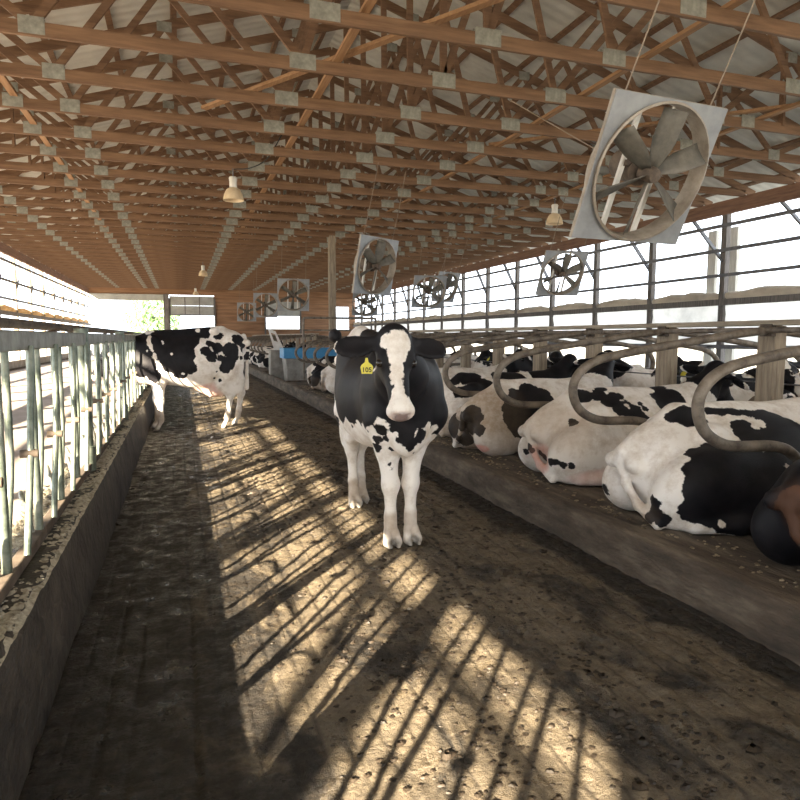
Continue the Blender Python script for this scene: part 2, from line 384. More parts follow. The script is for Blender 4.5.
def stand_sdf(Mh, neck, ff, hf, udder=True, wd=1.0, oy=0.0, sh=1.0, hz=0.0):
    """standing cow; ff / hf: the two front and two hind hoof positions (x,y)"""
    s = SDF()
    s.ell((-.10,oy,.95), (.70,.315*wd,.36), k=.08)
    s.ell((-.22,oy,.90), (.42,.330*wd,.33), k=.08)
    s.ell((.40,oy,.98), (.34,.235*sh,.36), k=.10)
    s.cone((.44,0,1.30), (-.52,0,1.37+hz), .065, .07, k=.10)
    s.ell((-.60,0,1.17+hz), (.27,.20*wd,.22), k=.08)
    for y in (-1,1):
        s.ell((-.42,.235*y,1.36+hz), (.075,.05,.055), k=.05)
        s.ell((-.88,.095*y,1.20), (.05,.045,.05), k=.06)
        s.ell((.46,oy+.155*y*sh,1.02), (.14,.085,.30), rot=(0,-.25,0), k=.07)
        s.ell((.60,oy+.165*y*sh,.90), (.085,.07,.10), k=.06)
    s.ell((.62,0,.80), (.13,.12,.17), k=.08)
    # neck
    s.cone((.50,0,1.08), neck[0], .21, .155, k=.10)
    s.cone(neck[0], neck[1], .150, .100, k=.06)
    s.cone((.62,0,.86), (neck[0][0], neck[0][1], neck[0][2]-.12), .09, .06, k=.08)
    # legs
    for i, y in enumerate((1,-1)):
        x, fy = ff[i]
        s.chain([(.50,.145*y,.86), (x+.00,.35*.13*y+.65*fy,.66), (x,fy,.415), (x,fy,.20), (x,fy,.135)], [.115,.075,.050,.033,.040], k=.05)
        s.ell((x+.008,fy,.415), (.050,.046,.062), k=.03)
        s.ell((x,fy,.145), (.042,.042,.04), k=.02)
        for c in (-1,1):
            s.cone((x+.01,fy+.024*c,.105), (x+.050,fy+.034*c,.035), .029, .033, k=.008)
            s.cone((x+.045,fy+.034*c,.032), (x+.088,fy+.028*c,.014), .031, .018, k=.008)
        x, fy = hf[i]
        s.ell((-.62,.15*y*wd**1.8,.95), (.205,.10*wd**1.5,.30), rot=(0,.1,0), k=.06); s.ell((-.68,.13*y*wd**2,.69), (.15*wd,.058*wd,.22), rot=(0,.25,0), k=.035)
        s.chain([(-.60,.15*y*wd**2,.80), (x+.06,fy+.02*y,.62), (x-.085,fy,.47), (x-.045,fy,.22), (x-.03,fy,.135)], [.135*wd**1.6,.085*wd,.048,.035,.041], k=.045)
        s.ell((x-.10,fy,.50), (.045,.036,.06), k=.03)
        s.ell((x-.03,fy,.145), (.043,.042,.04), k=.02)
        for c in (-1,1):
            s.cone((x-.02,fy+.022*c,.105), (x+.022,fy+.030*c,.035), .027, .031, k=.010)
            s.cone((x+.015,fy+.030*c,.030), (x+.05,fy+.026*c,.012), .028, .016, k=.010)
    # udder with teats
    if udder:
        s.ell((-.40,0,.66), (.29,.17,.20), k=.06); s.ell((-.42,0,.56), (.17,.15,.12), k=.05)
        for a in (-.34,-.50):
            for y in (-1,1): s.cone((a,.07*y,.49), (a,.075*y,.445), .020, .013, k=.02)
    head(s, Mh)
    return s

def lie_sdf(Mh, neck, leg=1):
    """cow lying on its brisket, hips rolled towards -y; z=0 is the bedding"""
    s = SDF()
    s.ell((-.05,.02,.36), (.70,.37,.345), k=.10)
    s.ell((-.15,-.08,.23), (.66,.44,.25), k=.10)
    s.ell((.48,.02,.38), (.36,.27,.34), k=.10)
    s.cone((.50,.04,.63), (-.50,.06,.66), .065, .07, k=.12)
    s.ell((-.60,.03,.36), (.29,.29,.26), k=.08)
    s.ell((-.52,.18,.585), (.075,.06,.055), k=.09)
    s.ell((-.46,-.20,.565), (.085,.07,.06), k=.08)
    s.cone((-.50,.06,.64), (-.90,.05,.44), .07, .05, k=.08)
    s.ell((-.92,.13,.38), (.05,.05,.05), k=.06)
    s.ell((-.90,-.05,.37), (.05,.05,.05), k=.06)
    # near thigh laid over, stifle forward, shank folded back under it
    s.ell((-.50,-.24,.25), (.42,.21,.27), rot=(.30,-.10,.10), k=.06)
    s.chain([(-.30,-.34,.17), (-.10,-.40,.12)], [.16,.11], k=.08)
    s.chain([(-.10,-.44,.08), (-.45,-.44,.06), (-.70,-.36,.05)], [.075,.055,.045], k=.05)
    # far thigh
    s.ell((-.60,.24,.20), (.30,.15,.22), k=.07)
    # udder squeezed out behind
    s.ell((-.70,-.20,.10), (.18,.16,.10), k=.05)
    # front legs folded under the chest
    for y in (-1,1):
        s.ell((.48,.20*y,.32), (.17,.09,.25), rot=(0,-.3,0), k=.07)
        s.chain([(.55,.22*y,.17), (.92,.19*y,.08), (.70,.24*y,.045)], [.085,.055,.04], k=.04)
    # tail
    s.chain([(-.88,.05,.46), (-.915,.05,.37), (-.915,.00,.25), (-.895,-.10,.13), (-.86,-.24,.045)], [.036,.032,.028,.028,.036], k=.025)
    s.cone((.55,.01,.46), neck[0], .22, .145, k=.12)
    s.cone(neck[0], neck[1], .14, .095, k=.06)
    head(s, Mh)
    return s

def hframe(poll, nose, up=(0,0,1)):
    """matrix of the head frame from the poll position and a point towards the nose"""
    p = Vector(poll); x = (Vector(nose)-p).normalized(); z = Vector(up); z = (z-x*z.dot(x)).normalized(); y = z.cross(x)
    Mx = Matrix((x, y, z)).transposed().to_4x4(); Mx.translation = p
    return Mx

PINK = (.62,.30,.24); DIRT = (.34,.24,.155); HOOF = (.05,.04,.033); DARK = (.02,.016,.015)
def cow_object(name, V, F, blobs, base=-.05, tints=(), Mh=None, parent=None, mirror=False):
    """blobs: (x,y,z,r,sign); sign +1 black / -1 white, later ones win near them. tints: (x,y,z,rx,ry,rz,colour,alpha)"""
    V2 = V.copy(); Fq = F
    if mirror: V2[:, 1] *= -1; Fq = F[:, ::-1]
    me = D.meshes.new(name); me.from_pydata(V2.tolist(), [], Fq.tolist()); me.update()
    me.polygons.foreach_set('use_smooth', np.ones(len(me.polygons), dtype=bool))
    fld = np.full(len(V), base, dtype=np.float32)
    for bl in blobs:
        x, y, z, r, sg = bl[:5]; sc = np.array(bl[5] if len(bl) > 5 else (1,1,1), dtype=np.float32)
        d = r-np.linalg.norm((V-np.array((x, y, z), dtype=np.float32))/sc, axis=1)
        fld = np.maximum(fld, d) if sg > 0 else np.minimum(fld, -d)
    a = me.attributes.new('patch', 'FLOAT', 'POINT'); a.data.foreach_set('value', fld)
    tc = np.zeros((len(V), 4), dtype=np.float32)
    for (x, y, z, rx, ry, rz, c, al) in tints:
        q = np.linalg.norm((V-np.array((x, y, z)))/np.array((rx, ry, rz)), axis=1)
        w = np.clip((1-q)/.25, 0, 1)*al
        na = 1-(1-tc[:, 3])*(1-w)
        tc[:, :3] = np.where(w[:, None] > 0, (tc[:, :3]*(tc[:, 3]*(1-w))[:, None]+np.array(c)*w[:, None])/np.maximum(na, 1e-5)[:, None], tc[:, :3])
        tc[:, 3] = na
    a = me.attributes.new('tint', 'FLOAT_COLOR', 'POINT'); a.data.foreach_set('color', tc.ravel())
    me.materials.append(M['hide'])
    o = D.objects.new(name, me); COL.objects.link(o)
    if parent: o.parent = parent
    return o
def head_tints(Mh):
    out = []
    for (p, r, c, al) in [((.51,0,-.12), (.09,.09,.09), (.60,.40,.34), .6), ((.545,0,-.080), (.062,.066,.060), (.17,.10,.095), .97),
                          ((.530,.042,-.068), (.022,.018,.019), DARK, 1), ((.530,-.042,-.068), (.022,.018,.019), DARK, 1)]:
        w = Mh @ Vector(p); out.append((w.x, w.y, w.z, max(r), max(r), max(r), c, al) if False else (w.x, w.y, w.z, r[0]*1.0+.0, r[1], r[2], c, al))
    return out
def eyes(root, Mh, mirror=False):
    for y in (-1,1):
        c = Mh @ Vector((.195,.094*y,-.062))
        if mirror: c.y *= -1
        mb = MB(); n = 12
        prof = [(.021*math.sin(PI*i/8)+1e-5, -.021*math.cos(PI*i/8)) for i in range(9)]
        mb.lathe([(r*1.25,z*1.25) for r,z in prof], n, c); mb.build('eye', M['eye'], root, smooth=True)
def ear_tag(root, Mh, side, txt, face, size=1.0, drop=.065):
    """a moulded tag hanging in the ear; face = direction the numbered side looks (local)"""
    c = Mh @ Vector((.13,.165*side,-.10)); c = c-Vector((0,0,drop))+Vector(face).normalized()*.045
    zf = Vector(face).normalized(); up = Vector((0,0,1)); up = (up-zf*up.dot(zf)).normalized(); rt = up.cross(zf)
    R = Matrix((rt, up, zf)).transposed().to_4x4(); R.translation = c
    out = [(-.030,-.038),(.030,-.038),(.036,0),(.030,.012),(.010,.028),(.006,.052),(-.006,.052),(-.010,.028),(-.030,.012),(-.036,0)]
    vs = [(x*size, y*size, z) for z in (-.0015,.0015) for x, y in out]; n = len(out)
    fs = [tuple(range(n))[::-1], tuple(range(n, 2*n))]+[(i, (i+1) % n, n+(i+1) % n, n+i) for i in range(n)]
    mb = MB(); mb.add([R @ Vector(v) for v in vs], fs); t = mb.build('ear_tag', M['tag'], root)
    if txt:
        cu = D.curves.new('tag_number', 'FONT'); cu.body = txt; cu.size = .038*size; cu.align_x = 'CENTER'; cu.align_y = 'CENTER'; cu.extrude = .0006; cu.offset = .0009
        cu.materials.append(M['ink']); tmp = D.objects.new('tmp', cu); me = D.meshes.new_from_object(tmp); D.objects.remove(tmp); ob = D.objects.new('tag_number', me); COL.objects.link(ob); ob.parent = t
        ob.matrix_local = R @ Matrix.Translation((0,-.017*size,.0024))
    return t
def hoof_tints(pts):
    return [(x+dx, y, .02, .10, .07, .060, HOOF, .85) for x, y, dx in pts] + [(x, y, .14, .12, .09, .11, DIRT, .55) for x, y, dx in pts]
def random_blobs(V, seed, n=12, dense=.5, mirror=False):
    rg = random.Random(seed); out = []
    for i in range(n):
        p = V[rg.randrange(len(V))]; r = rg.uniform(.07,.27)
        out.append((float(p[0]), float(p[1]), float(p[2]), r, 1, (1,1,rg.uniform(.8,1.6))))
    for i in range(int(n*.6)):
        p = V[rg.randrange(len(V))]; out.append((float(p[0]), float(p[1]), float(p[2]), rg.uniform(.03,.12), -1))
    return out
def face_blobs(Mh, style=0):
    """black sides of the face with a white blaze, or a white face with black eye patches"""
    out = []
    def add(p, r, sg, sc=(1,1,1)):
        w = Mh @ Vector(p); out.append((w.x, w.y, w.z, r, sg, sc))
    if style == 0:
        add((.0,0,-.10), .30, 1)
        for x in (.3,.4): add((x,0,-.12), .12, 1)
        for x, r in ((.0,.035), (.06,.045), (.12,.042), (.18,.036), (.24,.032), (.30,.034), (.36,.042), (.42,.055), (.48,.085)): add((x,0,.005 if x < .4 else -.05), r, -1)
    elif style == 1:
        add((.0,0,-.1), .30, 1); add((.3,0,-.1), .2, 1); add((.15,0,.0), .03, -1)
    else:
        for y in (-1,1):
            add((.04,.2*y,-.1), .11, 1); add((.19,.10*y,-.08), .055, 1)
        add((.48,0,-.1), .05, 1)
    return out
BED = .235
def place(root_name, loc, rz, label, group=None, sc=1.0):
    r = empty(root_name, loc, rz, label, 'cow', group); r.scale = (sc,)*3; return r
# 1. the cow in the alley looking at the camera
Mh1 = hframe((.99,-.205,1.45), (1.26,-.235,1.00), (1,-.06,.3))
sd = stand_sdf(Mh1, ((.80,-.10,1.17), (.965,-.20,1.33)), ((.45,.08), (.47,-.07)), ((-.67,.04), (-.56,-.05)), udder=False, wd=.84, oy=.025, sh=1.12, hz=.05)
sd.chain([(-.90,0,1.27), (-.99,0,1.12), (-1.0,0,.75), (-.98,.0,.50)], [.035,.026,.020,.03], k=.02)
V, F = surface(sd, (-1.15,-.60,-.03), (1.42,.50,1.62), .0135, floor=0.0)
FRONT_BLOBS = []
FRONT_BLOBS = [(x,.02,1.22,r,1) for x, r in ((-.45,.42),(-.2,.50),(.1,.50),(.4,.45),(.65,.40))]+[(.45,.25,1.0,.30,1),(.45,-.25,1.05,.26,1),(.1,-.3,.95,.20,1),(-.2,-.3,.95,.20,1),(.85,-.1,1.2,.30,1)]+[(w.x,w.y,w.z,.33,1) for w in [Mh1 @ Vector((.1,0,-.15))]]+[(w.x,w.y,w.z,.16,1) for w in [Mh1 @ Vector((.3,0,-.15))]]+[(0.746,-0.046,0.801,0.061,1),(0.719,-0.102,0.83,0.057,1),(0.635,-0.193,0.813,0.05,1),(0.74,-0.001,0.736,0.029,1),(0.559,-0.193,0.739,0.029,1),(0.744,0.041,0.775,0.045,1),(0.02,-0.24,0.885,0.117,1),(0.523,-0.258,0.906,0.095,1),(-0.148,-0.259,0.977,0.073,1),(-0.632,-0.184,1.067,0.059,1),(-0.647,-0.188,0.933,0.054,1),(-0.568,-0.189,0.728,0.042,1),(0.504,-0.252,1.01,0.126,1),(0.708,0.142,0.954,0.093,1),(0.665,0.204,1.011,0.053,1),(0.713,0.119,0.872,0.062,1),(0.132,-0.174,0.743,0.055,-1),(0.013,-0.203,0.748,0.043,-1),(0.08,-0.125,0.663,0.052,-1),(0.135,-0.199,0.796,0.028,-1),(0.536,-0.23,0.78,0.034,-1),(-0.119,-0.207,0.711,0.034,-1),(0.517,-0.242,0.795,0.017,1),(-0.005,-0.211,0.755,0.012,1),(0.55,-0.124,0.637,0.068,-1),(0.646,-0.078,0.672,0.058,-1),(0.495,0.041,0.574,0.066,-1),(0.578,-0.155,0.718,0.029,-1),(0.704,-0.105,0.797,0.02,-1),(0.535,-0.064,0.577,0.065,-1),(0.51,0.082,0.519,0.066,-1),(0.589,-0.103,0.681,0.017,1),(0.534,-0.097,0.562,0.019,1),(0.531,-0.089,0.535,0.017,1),(0.523,-0.176,0.679,0.032,1),(0.587,-0.179,0.753,0.029,1),(0.733,-0.053,0.758,0.049,1),(0.724,-0.017,0.703,0.029,1),(0.698,-0.095,0.755,0.018,1),(0.694,0.02,0.665,0.019,1),(0.615,-0.151,0.756,0.021,1),(0.663,0.154,0.801,0.042,-1),(0.583,0.169,0.724,0.052,-1),(0.717,0.106,0.831,0.029,-1),(0.811,-0.268,1.221,0.011,-1),(1.008,-0.314,1.247,0.011,-1),(0.597,-0.218,1.192,0.01,-1),(0.568,-0.229,1.165,0.008,-1),(0.554,-0.239,1.133,0.008,-1),(0.574,-0.242,1.077,0.008,-1),(1.041,-0.262,1.383,0.057,-1),(1.054,-0.168,1.383,0.057,-1),(1.062,-0.218,1.378,0.068,-1),(1.079,-0.224,1.322,0.065,-1),(1.086,-0.223,1.283,0.053,-1),(1.096,-0.226,1.238,0.045,-1),(1.115,-0.233,1.195,0.039,-1),(1.137,-0.237,1.152,0.038,-1),(1.158,-0.244,1.109,0.041,-1),(1.18,-0.251,1.067,0.055,-1),(1.208,-0.261,1.026,0.068,-1),(1.204,-0.26,0.982,0.071,-1),(1.166,-0.247,0.938,0.05,-1),(1.008,-0.254,1.445,0.023,1),(1.007,-0.2,1.462,0.029,1)]+[(-.50,-.02,1.46,.20,-1),(-.75,-.1,1.3,.12,-1)]

r = place('standing_cow', (1.37,4.55,0), -PI/2, 'black and white cow with white blaze and yellow tag standing facing the camera')
cow_object('body', V, F, FRONT_BLOBS, base=-.2, Mh=Mh1, parent=r,
    tints=hoof_tints([(.45,.08,.03), (.47,-.07,.03), (-.67,.04,0), (-.56,-.05,0)])+head_tints(Mh1))
eyes(r, Mh1); ear_tag(r, Mh1, -1, '105', (1,-.15,.1), 1.0)

# 2. the cow feeding through the headlocks
Mh2 = hframe((.99,0,1.20), (1.24,0,.80), (1,0,.5))
ff2 = ((.33,.15), (.38,-.17)); hf2 = ((-.54,.12), (-.71,-.14))
sd = stand_sdf(Mh2, ((.74,0,1.16), (.92,0,1.18)), ff2, hf2)
sd.chain([(-.84,0,1.30), (-.895,0,1.14), (-.875,0,.80), (-.86,.0,.56)], [.035,.028,.024,.042], k=.02)
V, F = surface(sd, (-1.15,-.50,-.03), (1.36,.50,1.50), .017, floor=0.0)
LEFT_BLOBS = []
LEFT_BLOBS = [(.95,0,1.15,.25,1),(1.1,0,1.0,.25,1)]+[(0.561,0.166,1.244,0.142,1),(0.618,0.225,0.979,0.124,1),(0.492,0.262,0.912,0.147,1),(0.599,0.227,0.818,0.106,1),(0.396,0.24,0.761,0.094,1),(0.462,0.262,1.031,0.1,1),(0.64,0.191,1.138,0.089,1),(0.562,0.232,1.112,0.118,1),(0.329,0.173,1.271,0.133,1),(0.174,0.118,1.271,0.178,1),(0.229,0.248,1.11,0.182,1),(0.103,0.301,0.975,0.198,1),(-0.01,0.178,1.244,0.212,1),(0.022,0.298,1.055,0.175,1),(-0.064,0.328,0.88,0.105,1),(0.056,0.292,0.826,0.117,1),(-0.148,0.077,1.348,0.125,1),(0.304,0.021,1.38,0.078,1),(0.184,0.284,0.895,0.099,1),(0.285,0.271,0.976,0.088,1),(-0.289,0.079,1.326,0.081,1),(-0.313,0.055,1.396,0.066,1),(-0.477,0.138,1.298,0.068,1),(-0.356,0.207,1.194,0.059,1),(-0.448,0.232,1.133,0.082,1),(-0.296,0.291,1.094,0.079,1),(-0.374,0.307,1.011,0.076,1),(-0.483,0.276,0.99,0.053,1),(-0.639,0.238,1.104,0.118,1),(-0.731,0.164,1.242,0.083,1),(-0.592,0.259,0.925,0.1,1),(-0.548,0.272,0.856,0.082,1),(-0.777,0.12,1.27,0.054,1),(-0.807,0.133,1.158,0.036,1),(-0.672,0.245,1.007,0.073,1),(-0.772,0.16,1.186,0.047,1),(-0.792,0.165,1.102,0.036,1),(-0.78,0.21,0.991,0.03,1),(-0.437,0.279,0.803,0.018,1),(-0.404,0.247,0.719,0.018,1),(-0.469,0.233,0.681,0.021,1),(0.459,0.075,1.347,0.042,-1),(0.441,0.19,1.284,0.032,-1),(0.449,0.217,1.236,0.029,-1),(0.443,0.237,1.188,0.029,-1),(0.423,0.249,1.143,0.029,-1),(0.404,0.256,1.098,0.029,-1),(0.385,0.26,1.052,0.029,-1),(0.366,0.263,1.004,0.029,-1),(0.345,0.264,0.958,0.029,-1),(0.326,0.264,0.912,0.032,-1),(0.309,0.258,0.869,0.032,-1),(0.473,0.256,1.098,0.018,-1),(0.158,0.279,1.051,0.015,-1),(0.159,0.285,1.024,0.012,-1),(0.273,0.18,1.222,0.015,-1),(0.269,0.199,1.196,0.012,-1),(-0.204,0.06,1.381,0.03,-1),(0.316,0.25,0.841,0.026,-1),(0.017,0.286,0.784,0.018,-1)]+[(-.90,0,1.16,.07,1),(-.88,.02,1.02,.06,1)]

r = place('standing_cow', (.03,10.45,0), PI, 'black and white cow feeding through the left headlocks, side to the camera', sc=1.07); r.scale.z = 1.09
cow_object('body', V, F, LEFT_BLOBS, base=-.2, parent=r,
    tints=hoof_tints([(.33,.15,.03), (.38,-.17,.03), (-.54,.12,0), (-.71,-.14,0)])+[(-.36,0,.58,.30,.24,.22,PINK,.75)]+head_tints(Mh2))
eyes(r, Mh2)

# 3. cows lying in the stalls: two poses
MhA = hframe((1.02,.03,.93), (1.36,.20,.60), (1,0,1.2))
sdA = lie_sdf(MhA, ((.80,.02,.66), (.97,.03,.83)))
VA, FA = surface(sdA, (-1.10,-.66,0), (1.52,.60,1.10), .017, floor=0.0)
MhB = hframe((.92,-.10,.98), (1.02,-.56,.72), (.4,-.6,1.3))
sdB = lie_sdf(MhB, ((.76,.0,.68), (.90,-.06,.86)))
VB, FB = surface(sdB, (-1.10,-.80,0), (1.36,.60,1.18), .017, floor=0.0)
POSE = {'A': (VA, FA, MhA), 'B': (VB, FB, MhB)}
COWSPOTS = {}

RUMPDIRT = [(-.85,-.25,.12,.30,.45,.20,DIRT,.8), (-.9,.1,.30,.16,.25,.25,DIRT,.35)]
def lying(pose, loc, rz, label, group, blobs=None, base=-.2, tints=(), mirror=False, seed=0, face=0, tagtxt=None, sc=1.0, n=12):
    V, F, Mh = POSE[pose]
    r = place('lying_cow', (loc[0], loc[1], BED+.0), rz, label, group, sc)
    bl = ([(b[0], -b[1] if mirror else b[1])+tuple(b[2:]) for b in blobs]) if blobs is not None else random_blobs(V, seed, n)
    cow_object('body', V, F, bl+face_blobs(Mh, face), base, tints=list(tints)+head_tints(Mh), parent=r, mirror=mirror)
    eyes(r, Mh, mirror)
    if tagtxt is not None:
        sd_ = 1 if not mirror else -1
        f = Mh.to_3x3() @ Vector((.2,0,1)); 
        if mirror: f.y *= -1
        Mt = Mh.copy()
        if mirror:
            Mt.translation.y *= -1; Mt = Matrix.Scale(-1, 4, (0,1,0)) @ Mh
        ear_tag(r, Mt, 1, tagtxt, f, 1.0)
    return r
G1 = 'cows lying in the near row of stalls'; G2 = 'cows lying in the far row of stalls'
SP = {}
SP['C1'] = [(-0.646,-0.319,0.484,0.082,1),(-0.743,-0.39,0.399,0.068,1),(-0.602,-0.432,0.398,0.173,1),(-0.742,-0.434,0.291,0.107,1),(-0.754,-0.415,0.17,0.09,1),(-0.613,-0.454,0.227,0.173,1),(-0.457,-0.457,0.334,0.214,1),(-0.442,-0.471,0.157,0.169,1),(-0.525,-0.446,0.113,0.112,1),(-0.288,-0.457,0.352,0.191,1),(-0.571,-0.299,0.506,0.056,1),(-0.502,-0.051,0.656,0.095,1),(-0.567,-0.025,0.663,0.063,1),(-0.454,-0.085,0.634,0.068,1),(-0.186,-0.096,0.684,0.052,1),(-0.261,-0.069,0.689,0.047,1),(-0.091,-0.124,0.677,0.048,1),(-0.325,-0.052,0.689,0.042,1),(-0.228,-0.24,0.589,0.089,1),(0.041,-0.216,0.621,0.144,1),(0.02,-0.295,0.537,0.143,1),(-0.124,-0.296,0.537,0.1,1),(-0.264,-0.217,0.603,0.046,1),(0.02,-0.354,0.452,0.122,1),(0.079,-0.259,0.577,0.083,1),(-0.114,-0.365,0.446,0.079,1),(0.188,-0.257,0.556,0.126,1),(-0.084,-0.223,0.619,0.036,-1),(-0.132,-0.234,0.607,0.029,-1),(-0.911,-0.251,0.187,0.049,1),(-0.892,-0.251,0.127,0.054,1),(-0.868,-0.281,0.085,0.051,1),(-0.899,-0.214,0.077,0.037,1),(-0.892,0.24,0.153,0.039,1),(-0.579,-0.447,0.074,0.023,-1)]
SP['C2'] = [(-0.679,-0.236,0.486,0.045,1),(-0.941,-0.011,0.267,0.025,1),(-0.867,0.171,0.199,0.026,1),(-0.931,-0.034,0.245,0.021,1),(-0.841,-0.013,0.208,0.03,1),(-0.819,-0.052,0.179,0.041,1),(-0.914,-0.279,0.196,0.035,1),(-0.896,-0.328,0.191,0.024,1),(-0.854,-0.37,0.181,0.024,1),(-0.791,-0.403,0.174,0.028,1),(-0.46,-0.042,0.675,0.075,1),(-0.337,-0.062,0.68,0.084,1),(-0.27,-0.001,0.725,0.056,1),(-0.288,-0.161,0.637,0.084,1),(-0.22,-0.232,0.598,0.096,1),(-0.143,-0.289,0.544,0.101,1),(-0.091,-0.322,0.503,0.07,1),(-0.022,-0.264,0.58,0.032,1),(-0.042,-0.223,0.62,0.025,1),(-0.203,-0.114,0.673,0.067,1),(-0.183,-0.181,0.642,0.021,-1),(-0.181,-0.225,0.61,0.021,-1),(-0.169,-0.254,0.584,0.014,-1),(-0.369,-0.008,0.713,0.018,-1),(0.318,0.002,0.725,0.076,1),(0.235,-0.133,0.647,0.084,1),(0.211,-0.24,0.569,0.073,1),(0.329,-0.14,0.645,0.129,1),(0.194,-0.216,0.597,0.055,1)]
SP['C3'] = [(-0.873,-0.154,0.423,0.089,1),(-0.878,-0.117,0.313,0.144,1),(-0.863,0.169,0.265,0.15,1),(-0.911,0.237,0.221,0.114,1),(-0.821,0.09,0.162,0.116,1),(-0.842,-0.195,0.38,0.063,1),(-0.872,-0.276,0.275,0.065,1),(-0.44,-0.236,0.592,0.086,1),(-0.271,-0.231,0.622,0.117,1),(-0.176,-0.3,0.576,0.122,1),(-0.51,-0.31,0.448,0.123,1),(-0.393,-0.341,0.399,0.238,1),(-0.289,-0.348,0.466,0.24,1),(-0.471,-0.36,0.323,0.142,1),(-0.184,-0.357,0.487,0.116,1),(-0.549,-0.284,0.494,0.066,1)]
SP['C4'] = [(-0.551,0.014,0.711,0.11,1),(-0.441,-0.049,0.668,0.144,1),(-0.586,-0.243,0.516,0.133,1),(-0.449,-0.278,0.55,0.14,1),(-0.33,-0.19,0.612,0.116,1),(-0.622,-0.016,0.642,0.082,1),(0.608,-0.061,0.731,0.243,1),(0.058,-0.129,0.671,0.233,1)]

lying('A', (3.62,2.22), 0, 'black cow with dirt-caked rump at the right photo edge, nearest lying cow', G1,
      blobs=[(0,0,.4,2.5,1)], tints=[(-.90,.02,.33,.13,.14,.20,(.13,.06,.032),.96)])
lying('A', (3.54,3.36), 0, 'white-rumped cow with large black flank lying in the nearest whole stall', G1, blobs=SP.get('C1'), tints=[(-.95,0,.1,.12,.4,.12,DIRT,.6)], seed=3)
lying('A', (3.62,4.66), 0, 'mostly white cow with one small round black spot on her rump', G1, blobs=SP.get('C2'), face=1, seed=4,
      tints=[(-.75,-.1,.35,.25,.4,.3,(.62,.50,.40),.45), (-.90,-.10,.18,.12,.16,.14,PINK,.75), (-.45,-.40,.06,.4,.2,.10,PINK,.5)])
lying('B', (3.56,6.00), .06, 'dirty brown-stained cow with a black rump patch just behind the standing cow', G1, blobs=SP.get('C3'), seed=5, mirror=True,
      tints=[(-.6,0,.3,.46,.5,.45,(.36,.26,.17),.85), (-.86,.28,.08,.10,.12,.05,(.7,.30,.24),.9)])
lying('A', (3.70,7.15), 0, 'black and white cow lying behind the brown-stained cow, white rump', G1, blobs=SP.get('C4'), seed=6, tints=RUMPDIRT)
lying('B', (3.70,8.40), 0, 'black and white cow lying mostly hidden behind the tagged standing cow', G1, seed=17)
lying('A', (3.66,13.25), 0, 'black cow lying just left of the standing cow with the tag', G1, seed=21, tints=RUMPDIRT, n=22, mirror=True)
lying('A', (3.60,14.47), 0, 'black rumped cow lying in front of the blue-topped water tank', G1, seed=8, tints=RUMPDIRT, n=22)
for i, (y, sd_) in enumerate(((25.4,9),(27.8,14),(29.1,12),(31.5,13))):
    lying('AB'[i % 2], (3.66,y), 0, 'black and white cow lying beyond the water tank, %s one past it' % ORD[i], G1, seed=sd_, n=16)
FAR = [(4.85,'B',True,0,'55','dark-faced cow with a yellow ear tag lying behind the nearest stall post'),
       (6.05,'A',False,2,'','white-faced cow lying in the far row, second from the right'),
       (7.25,'B',False,0,'','white-blazed cow with ear tag lying in the far row, third from the right'),
       (8.45,'A',True,1,'12','black-faced cow lying in the far row, fourth from the right'),
       (9.70,'B',True,0,None,'spotted cow lying in the far row, fifth from the right'),
       (10.9,'A',False,2,'','white-faced cow lying in the far row, sixth from the right'),
       (12.1,'B',True,2,None,'white-faced cow with black eye patches lying in the far row'),
       (14.57,'A',False,2,None,'black and white cow lying in the far row beyond the white-faced one'),
       (15.79,'A',True,0,None,'black and white cow lying in the far row, last one before the water tank')]
for i, (y, p, mi, fc, tx, lb) in enumerate(FAR):
    lying(p, (6.30,y), PI, lb, G2, seed=40+i, mirror=mi, face=fc, tagtxt=tx, n=16, blobs=None)


# ------------------------------------------------------------------ ground and floors
def alley_h(x, y):
    h = .008*nz(x*2.2, y*1.6)+.003*nz(x*9, y*7, 3)
    if x > 1.1: h += .024*max(0, nz(x*7, y*4, 9, 5))*min(1, (x-1.1)*2)*max(0, min(1, (2.4-x)*4))
    if x > .25:
        h += .030*math.exp(-((y-6.9)/1.1)**2)*max(0, nz(x*7, y*7, 4, 5))*min(1, (x-.25)*3)
    return h
def hfl(x, y):
    h = alley_h(x, y)+(.008 if x > 1.1 else .004)*nz(x*16, y*13, 5, 3)
    c = (x*9.5) % 1; r = (y*6+(.5 if int(x*9.5) % 2 else 0)) % 1
    w = .8+.6*nz(x*.9, y*.6, 8, 2)-max(0, x-.4)*.5
    if c < .16: h -= .010*(1-abs(c-.08)/.08)*min(1, max(0, w))
    if r < .10: h -= .004*(1-abs(r-.05)/.05)*min(1, max(0, w))
    return h

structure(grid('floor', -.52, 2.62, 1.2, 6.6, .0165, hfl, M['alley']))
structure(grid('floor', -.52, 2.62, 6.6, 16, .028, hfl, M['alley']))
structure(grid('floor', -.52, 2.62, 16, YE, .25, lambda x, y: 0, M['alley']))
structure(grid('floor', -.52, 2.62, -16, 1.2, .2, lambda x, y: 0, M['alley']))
def curb_profile(prof, m, name='curb', y0=-16, y1=YE, st=.12, amp=.006):
    mb = MB(); n = len(prof); ny = int((y1-y0)/st)+1
    for j in range(ny):
        y = y0+(y1-y0)*j/(ny-1)
        for i, (x, z) in enumerate(prof):
            a = amp if 0 < i < n-1 else 0
            mb.v.append((x+a*nz(y*2.5, z*9, x*5), y, z+a*nz(y*3, x*9, 4)))
    for j in range(ny-1):
        for i in range(n-1): mb.f.append((j*n+i, j*n+i+1, (j+1)*n+i+1, (j+1)*n+i))
    return mb.build(name, m, smooth=True)
structure(curb_profile([(2.47,-.1),(2.47,0),(2.480,.12),(2.490,.20),(2.505,.228),(2.54,.238),(2.62,.24),(2.66,.18)][::-1], M['conc'], 'stall_curb'))
